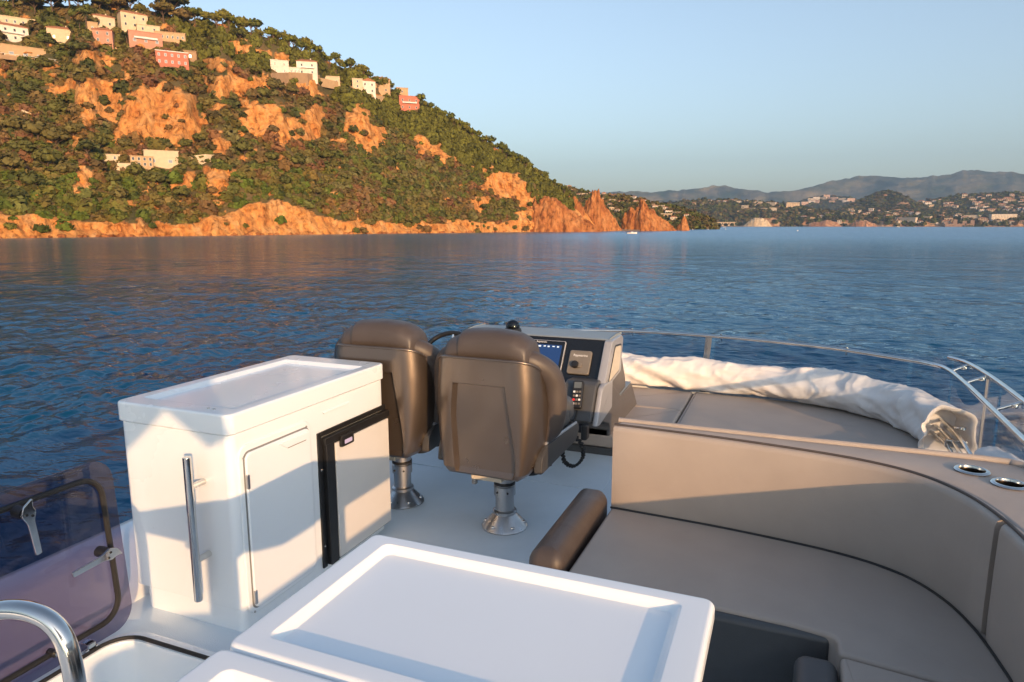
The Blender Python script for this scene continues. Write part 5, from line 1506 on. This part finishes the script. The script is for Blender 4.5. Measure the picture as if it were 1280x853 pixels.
for px in (790, 900, 1063):
    i = min(range(len(rail)), key=lambda k: abs((math.atan2(rail[k].x, rail[k].y)) - math.atan2(float(rays(px, 430)[0]), float(rays(px, 430)[1]))))
    p = rail[i]; m = MB(); m.tube([p + Vector((0, 0, -.01)), p + Vector((0, .05, -.045))], .007, 8); m.tube([p + Vector((0, 0, .012)), p + Vector((0, 0, .026))], .009, 8); obj('rail_clip', m, STEEL, Wd)
m = MB(); m.loops([[(-.70, 6.40, .12), (-.645, 6.405, .12), (-.645, 6.417, .12), (-.70, 6.412, .12)], [(-.665, 6.385, .645), (-.61, 6.385, .645), (-.61, 6.397, .645), (-.665, 6.397, .645)]]); obj('rail_post', m, BRUSH, Wd)
for y in (5.02, 3.72):
    m = MB(); m.plainbox((1.207, y, .42), (.014, .012, .58)); obj('pane_joint', m, ALU, Wd)
# foredeck cleats seen through the pane
for q, (px, py) in enumerate(((938, 460), (984, 465))):
    p = P(px, py, 6.9); z = p.z
    m = MB(); m.tube(smooth([(p.x - .03, p.y, z - .25), (p.x - .028, p.y, z - .02), (p.x, p.y, z + .03), (p.x + .028, p.y, z - .02), (p.x + .03, p.y, z - .25)], 6), .009, 8)
    o = obj('deck_hoop', m, STEEL); tag(o, 'small bent steel hoop on the foredeck, seen through the windscreen', 'hoop', 'foredeck hoops')

# ------------------------------------------------------------------ sofa
S = thing('curved_sofa', 'L shaped grey taupe sofa with a high curved backrest and two cup holders', 'sofa', (.1, 2.4, 0))
front = [(.668, -1.4), (.665, .2), (.662, 1.2), (.652, 1.9), (.640, 2.10), (.612, 2.28), (.560, 2.43), (.47, 2.555), (.34, 2.635), (.15, 2.688), (-.2, 2.735), (-.645, 2.762)]
fr_s = [(p.x, p.y) for p in smooth([(x, y, 0) for x, y in front], 6)]
rear = [(-.645, 2.835), (.70, 2.835), (.80, 2.815), (.845, 2.76), (.87, 2.6), (.88, 2.0), (.88, -1.4)]
outl = fr_s + rear
def ccw(o_): 
    a = sum(o_[i - 1][0] * o_[i][1] - o_[i][0] * o_[i - 1][1] for i in range(len(o_)))
    return o_ if a > 0 else o_[::-1]
m = MB(); m.pad(ccw([(x, y) for x, y in inset(ccw(outl), .012)]), .0, .815, .014, 3); sh = obj('backrest_shell', m, TAUPE, S)
# rear lip
lp = [Vector((x, y, .818)) for x, y in rear]
lp = smooth([(-.64, 2.822, .822), (.0, 2.822, .822), (.68, 2.822, .824), (.79, 2.80, .824), (.83, 2.75, .824), (.855, 2.6, .824), (.865, 2.0, .824), (.865, -1.35, .824)], 6)
lp = [p + Vector((0, 0, -.006)) for p in lp]
m = MB(); m.tube(lp, .013, 12); obj('backrest_lip', m, TAUPE, S)
# front cushions following the curve
def strip(i0, i1, z0, z1, th, name, mt_):
    m = MB(); g_ = [Vector((x, y, 0)) for x, y in fr_s[i0:i1 + 1]]
    nI = []
    for i, p in enumerate(g_):
        t_ = (g_[min(i + 1, len(g_) - 1)] - g_[max(i - 1, 0)]).normalized(); nI.append(Vector((-t_.y, t_.x, 0)))
    L = []
    N = len(g_)
    for i, p in enumerate(g_):
        e = min(i, N - 1 - i); sq = 1 if e > 0 else .72
        ring = []
        r_ = .022
        for (o0, z_) in ((-.02, z0), (th * .7, z0), (th, z0 + r_), (th * 1.12, z0 + .12), (th * 1.1, z1 - .12), (th, z1 - r_), (th * .75, z1 - r_ * .3), (th * .4, z1), (-.02, z1)):
            ring.append(p + nI[i] * (o0 * sq) + Vector((0, 0, z_ if e > 0 else z0 + (z_ - z0) * .985 + .004)))
        L.append(ring)
    m.loops(L); return obj(name, m, mt_, S, sharp=50)
N_ = len(fr_s)
cut = min(range(N_), key=lambda i: abs(fr_s[i][1] - 2.235))
strip(cut + 1, N_ - 1, .40, .812, .026, 'backrest_cushion', TAUPE)
strip(0, cut, .40, .812, .026, 'backrest_cushion', TAUPE)
m = MB(); m.tube([Vector((x, y, .815)) + Vector((0, 0, 0)) for x, y in inset(ccw(outl), .004)[0:0] or [(p[0], p[1]) for p in fr_s]], .005, 8); obj('piping', m, BROWN, S)
m = MB(); m.tube([(x, y, .452) for x, y in [(q[0], q[1]) for q in inset(ccw(outl), -.031)] if y > 1.2 and (x, y) != (9, 9)][0:0] or [Vector((fr_s[i][0], fr_s[i][1], .453)) + (Vector((fr_s[min(i + 1, N_ - 1)][1] - fr_s[max(i - 1, 0)][1], -(fr_s[min(i + 1, N_ - 1)][0] - fr_s[max(i - 1, 0)][0]), 0)).normalized() * -.030) for i in range(N_)], .0045, 8); obj('seat_gap_line', m, BLACK, S)  # black tube put in for the dark gap where seat meets backrest
# seat base and cushions
m = MB(); m.pad(round_poly([(-.80, 2.15), (.20, 2.15), (.20, -1.4), (.70, -1.4), (.70, 2.2), (.45, 2.72), (-.80, 2.80)], [.01, .02, .01, .01, .1, .1, .01], 4), .0, .33, .008); obj('sofa_base', m, SLATE, S)
m = MB(); m.pad(round_poly([(-.655, 2.125), (.08, 2.09), (.20, 2.075), (.20, 1.985), (.645, 1.93), (.645, 2.12), (.61, 2.28), (.555, 2.42), (.465, 2.54), (.33, 2.62), (.14, 2.675), (-.2, 2.72), (-.645, 2.748)], [.02, .04, .03, .02, .02, .02, .02, .02, .02, .02, .02, .02, .02], 3), .33, .45, .014, 4); obj('seat_cushion', m, TAUPE, S, sharp=60)
m = MB(); m.pad(round_poly([(.203, -1.4), (.645, -1.4), (.645, 1.92), (.203, 1.975)], .02, 3), .33, .45, .014, 4); obj('seat_cushion', m, TAUPE, S, sharp=60)
m = MB(); m.slab(-.66, .19, 2.07, 2.135, .16, .437, .02, .02); obj('seat_front_panel', m, SLATE, S)
m = MB(); m.slab(.085, .200, -1.4, 1.985, .10, .435, .035, .035, 5, 5); obj('seat_front_bolster', m, SLATE, S)
# armrest
m = MB(); m.slab(-.805, -.668, 2.12, 2.80, .12, .515, .045, .06, 5, 6); obj('armrest', m, BROWN, S)
# cup holders: drill the shelf, then set a steel cup in each hole
CUPM = mat('shaded_cup_steel', (.20, .165, .135), .3, metal=1, var=.3, vscale=25, stretch=(1, 1, .05))  # shade and streaky reflections inside the cups are put into this darker steel
cups = ((.628, 2.668), (.712, 2.565))
for cx, cy in cups:
    m = MB(); m.lathe([(.042, .72), (.042, .90)], 32, Matrix.Translation((cx, cy, 0)) )
    cut_o = obj('cutter', m, TAUPE, None, 0, False); cut_o.location = (0, 0, 0)
    bm_ = sh.modifiers.new('hole', 'BOOLEAN'); bm_.operation = 'DIFFERENCE'; bm_.object = cut_o; bm_.solver = 'EXACT'
    bpy.context.view_layer.update()
    me = bpy.data.meshes.new_from_object(sh.evaluated_get(bpy.context.evaluated_depsgraph_get()))
    sh.modifiers.clear(); sh.data = me
    bpy.data.objects.remove(cut_o)
for cx, cy in cups:
    m = MB(); m.lathe([(.041, .8160), (.052, .8165), (.054, .8195), (.050, .8235), (.043, .8242), (.040, .8225), (.0385, .8150)], 36, Matrix.Translation((cx, cy, 0))) if False else m.loops([[(cx + r_ * math.cos(a * math.pi / 18), cy + r_ * math.sin(a * math.pi / 18), z_) for a in range(36)] for r_, z_ in ((.041, .8160), (.052, .8165), (.054, .8195), (.050, .8235), (.043, .8242), (.040, .8225), (.0385, .8150))], cap0=False, cap1=False); ch = obj('cup_holder', m, STEEL, S)
    m = MB(); m.loops([[(cx + r_ * math.cos(a * math.pi / 18), cy + r_ * math.sin(a * math.pi / 18), z_) for a in range(36)] for r_, z_ in ((.0386, .8160), (.0375, .735), (.034, .730), (.002, .729))], cap0=False); obj('cup_holder_well', m, CUPM, ch)
    m = MB(); m.lathe([(.030, .7305), (.030, .7325), (.002, .7330)], 28, Matrix.Translation((cx, cy, 0))); obj('cup_holder_mat', m, RUBBER, ch)

# ------------------------------------------------------------------ table
Tb = thing('folding_table', 'white folding table with recessed top and raised rim in front of the sofa', 'table', (-.5, .9, 0))
obj('table_leaf', tray(-.945, -.098, .885, 1.395, .832, .872, (.058, .062, .045, .040), .019, .025, .012, .02, .02), GEL2, Tb, sharp=60)
obj('table_leaf', tray(-.945, -.098, .36, .879, .832, .872, (.058, .062, .045, .045), .019, .025, .012, .02, .02), GEL2, Tb, sharp=60)
m = MB(); m.slab(-.938, -.104, .37, 1.385, .786, .8315, .025, .012); obj('under_leaf', m, GEL2, Tb)
for y in (1.12, .42):
    m = MB(); m.lathe([(.16, 0), (.16, .012), (.08, .03), (.06, .05), (.06, .74), (.10, .77), (.14, .787)], 28, Matrix.Translation((-.5, y, 0))); obj('table_leg', m, BRUSH, Tb)

# ------------------------------------------------------------------ smoked hatch lid
Hl = thing('smoked_hatch_lid', 'open smoked acrylic hatch lid with black seal standing up beside the cabinet', 'hatch lid', (-2.47, 1.4, 0))
def lidT(x): return Matrix(((0, 0, 1, x), (1, 0, 0, 0), (0, 1, 0, 0), (0, 0, 0, 1)))
tilt = Matrix.Translation((-2.44, 0, .02)) @ Matrix.Rotation(R(-4), 4, 'Y') @ Matrix.Translation((2.44, 0, -.02))
m = MB(); m.slab(.86, 1.835, .02, .735, 0, .012, .09, .003, 8, T=tilt @ lidT(-2.452)); obj('acrylic_panel', m, SMOKE, Hl, wn=False)
m = MB(); m.tube([(x, y, 0) for x, y in rrect(.92, 1.775, .085, .675, .085, 8)], .011, 8, True, tilt @ lidT(-2.434)); obj('seal', m, RUBBER, Hl)
def latch(px, py, ex, ey, label=None):
    a = atX(px, py, -2.44); b = atX(ex, ey, -2.41)
    m = MB(); m.tube([Vector((-2.455, a.y, a.z)), Vector((-2.405, a.y, a.z))], .022, 16); o_ = obj('latch_hub', m, BLACK, Hl)
    u = (Vector((0, b.y, b.z)) - Vector((0, a.y, a.z))); ln = u.length; u.normalize(); v = Vector((0, -u.z, u.y))
    q0 = Vector((-2.392, a.y, a.z))
    pr = round_poly([(-.03, -.012), (.0, -.026), (.035, -.012), (ln, -.010), (ln, .012), (.03, .014), (.0, .026), (-.022, .018), (-.05, .024)], .008, 3)
    m = MB(); Tm = Matrix(((0, 0, 1, q0.x), (u.y, v.y, 0, q0.y), (u.z, v.z, 0, q0.z), (0, 0, 0, 1)))
    m.pad(ccw(pr), -.004, .005, .003, 2, Tm); hd = obj('latch_handle', m, STEEL, o_)
    for s_ in (.0, .018):
        m = MB(); m.lathe([(.005, 0), (.005, .002), (.003, .003)], 8, Tm @ Matrix.Translation((s_ * .6, s_ - .008, .005))); obj('latch_screw', m, BLACK, hd) if False else obj('latch_screw', m, BLACK, o_)
latch(24, 640, 44, 692); latch(127, 690, 86, 718)
a = atX(65, 816, -2.44)
m = MB(); m.tube([Vector((-2.455, a.y, a.z)), Vector((-2.42, a.y, a.z))], .014, 14); kb = obj('stop_knob', m, BLACK, Hl)
m = MB(); m.tube([Vector((-2.42, a.y, a.z)), Vector((-2.412, a.y, a.z))], .007, 10); obj('knob_screw', m, STEEL, kb)
for y in (1.62, 1.10):
    m = MB(); m.box((-2.425, y, .035), (.045, .035, .05), .006); m.tube([(-2.41, y - .025, .03), (-2.41, y + .025, .03)], .009, 10); obj('hinge', m, STEEL, Hl)

# stair handrail
Hr = thing('stair_handrail', 'polished steel stair handrail with a curved top beside the open hatch', 'handrail', (-1.50, .955, 0))
hp_ = [(-1.50, .955, -.02), (-1.495, .955, .3), (-1.49, .955, .52), (-1.50, .957, .645), (-1.53, .957, .715), (-1.585, .945, .752), (-1.66, .925, .757), (-1.75, .895, .73), (-1.9, .84, .66), (-2.1, .77, .55), (-2.25, .72, .42), (-2.30, .70, .2), (-2.30, .70, .0)]
m = MB(); m.tube(smooth(hp_, 8), .0225, 20); obj('tube', m, STEEL, Hr)
for x, y in ((-1.50, .955), (-2.30, .70)):
    m = MB(); m.lathe([(.05, .027), (.05, .035), (.026, .042)], 20, Matrix.Translation((x, y, 0))); obj('foot_plate', m, STEEL, Hr)

# ------------------------------------------------------------------ added canvas panel aft of the camera, cut to cast the cabinet's shade
Ar = thing('added_shadow_panel', 'added white canvas panel on a pole behind the camera, cut to shade the cabinet', 'shadow caster', (-.5, -1.0, 0))
Ty = Matrix(((1, 0, 0, 0), (0, 0, -1, -1.0), (0, 1, 0, 0), (0, 0, 0, 1)))
m = MB(); m.pad(ccw([(-.15, 1.10), (.384, 1.466), (.709, 1.735), (.925, 1.60), (1.04, 1.663), (.93, 1.90), (.84, 2.05), (-.3, 2.05), (-.5, 1.9), (-.5, 1.2)]), -.006, .006, .003, 2, Ty); obj('shadow_cutout', m, CANVAS, Ar)
m = MB(); m.tube([(-.5, -1, 0), (-.5, -1, 2.12)], .02, 12); m.tube([(-.5, -1, 2.055), (.84, -1, 2.055)], .012, 10); obj('pole', m, STEEL, Ar)

# ------------------------------------------------------------------ haze
def build_haze():
    m = MB(); m.plainbox((0, 0, 497), (23000, 23000, 1006))
    me = m.mesh('haze', 0)
    hm = bpy.data.materials.new('haze_air'); hm.use_nodes = True
    n = hm.node_tree; n.nodes.remove(n.nodes['Principled BSDF'])
    v = n.nodes.new('ShaderNodeVolumePrincipled')
    v.inputs['Color'].default_value = (.48, .72, 1.0, 1)
    v.inputs['Density'].default_value = HAZE
    v.inputs['Anisotropy'].default_value = .25
    n.links.new(v.outputs[0], n.nodes['Material Output'].inputs['Volume'])
    tag(obj('haze', me, hm), 'thin blue summer haze over the bay', 'haze', kind='stuff')
HAZE = 7.5e-5
build_haze()
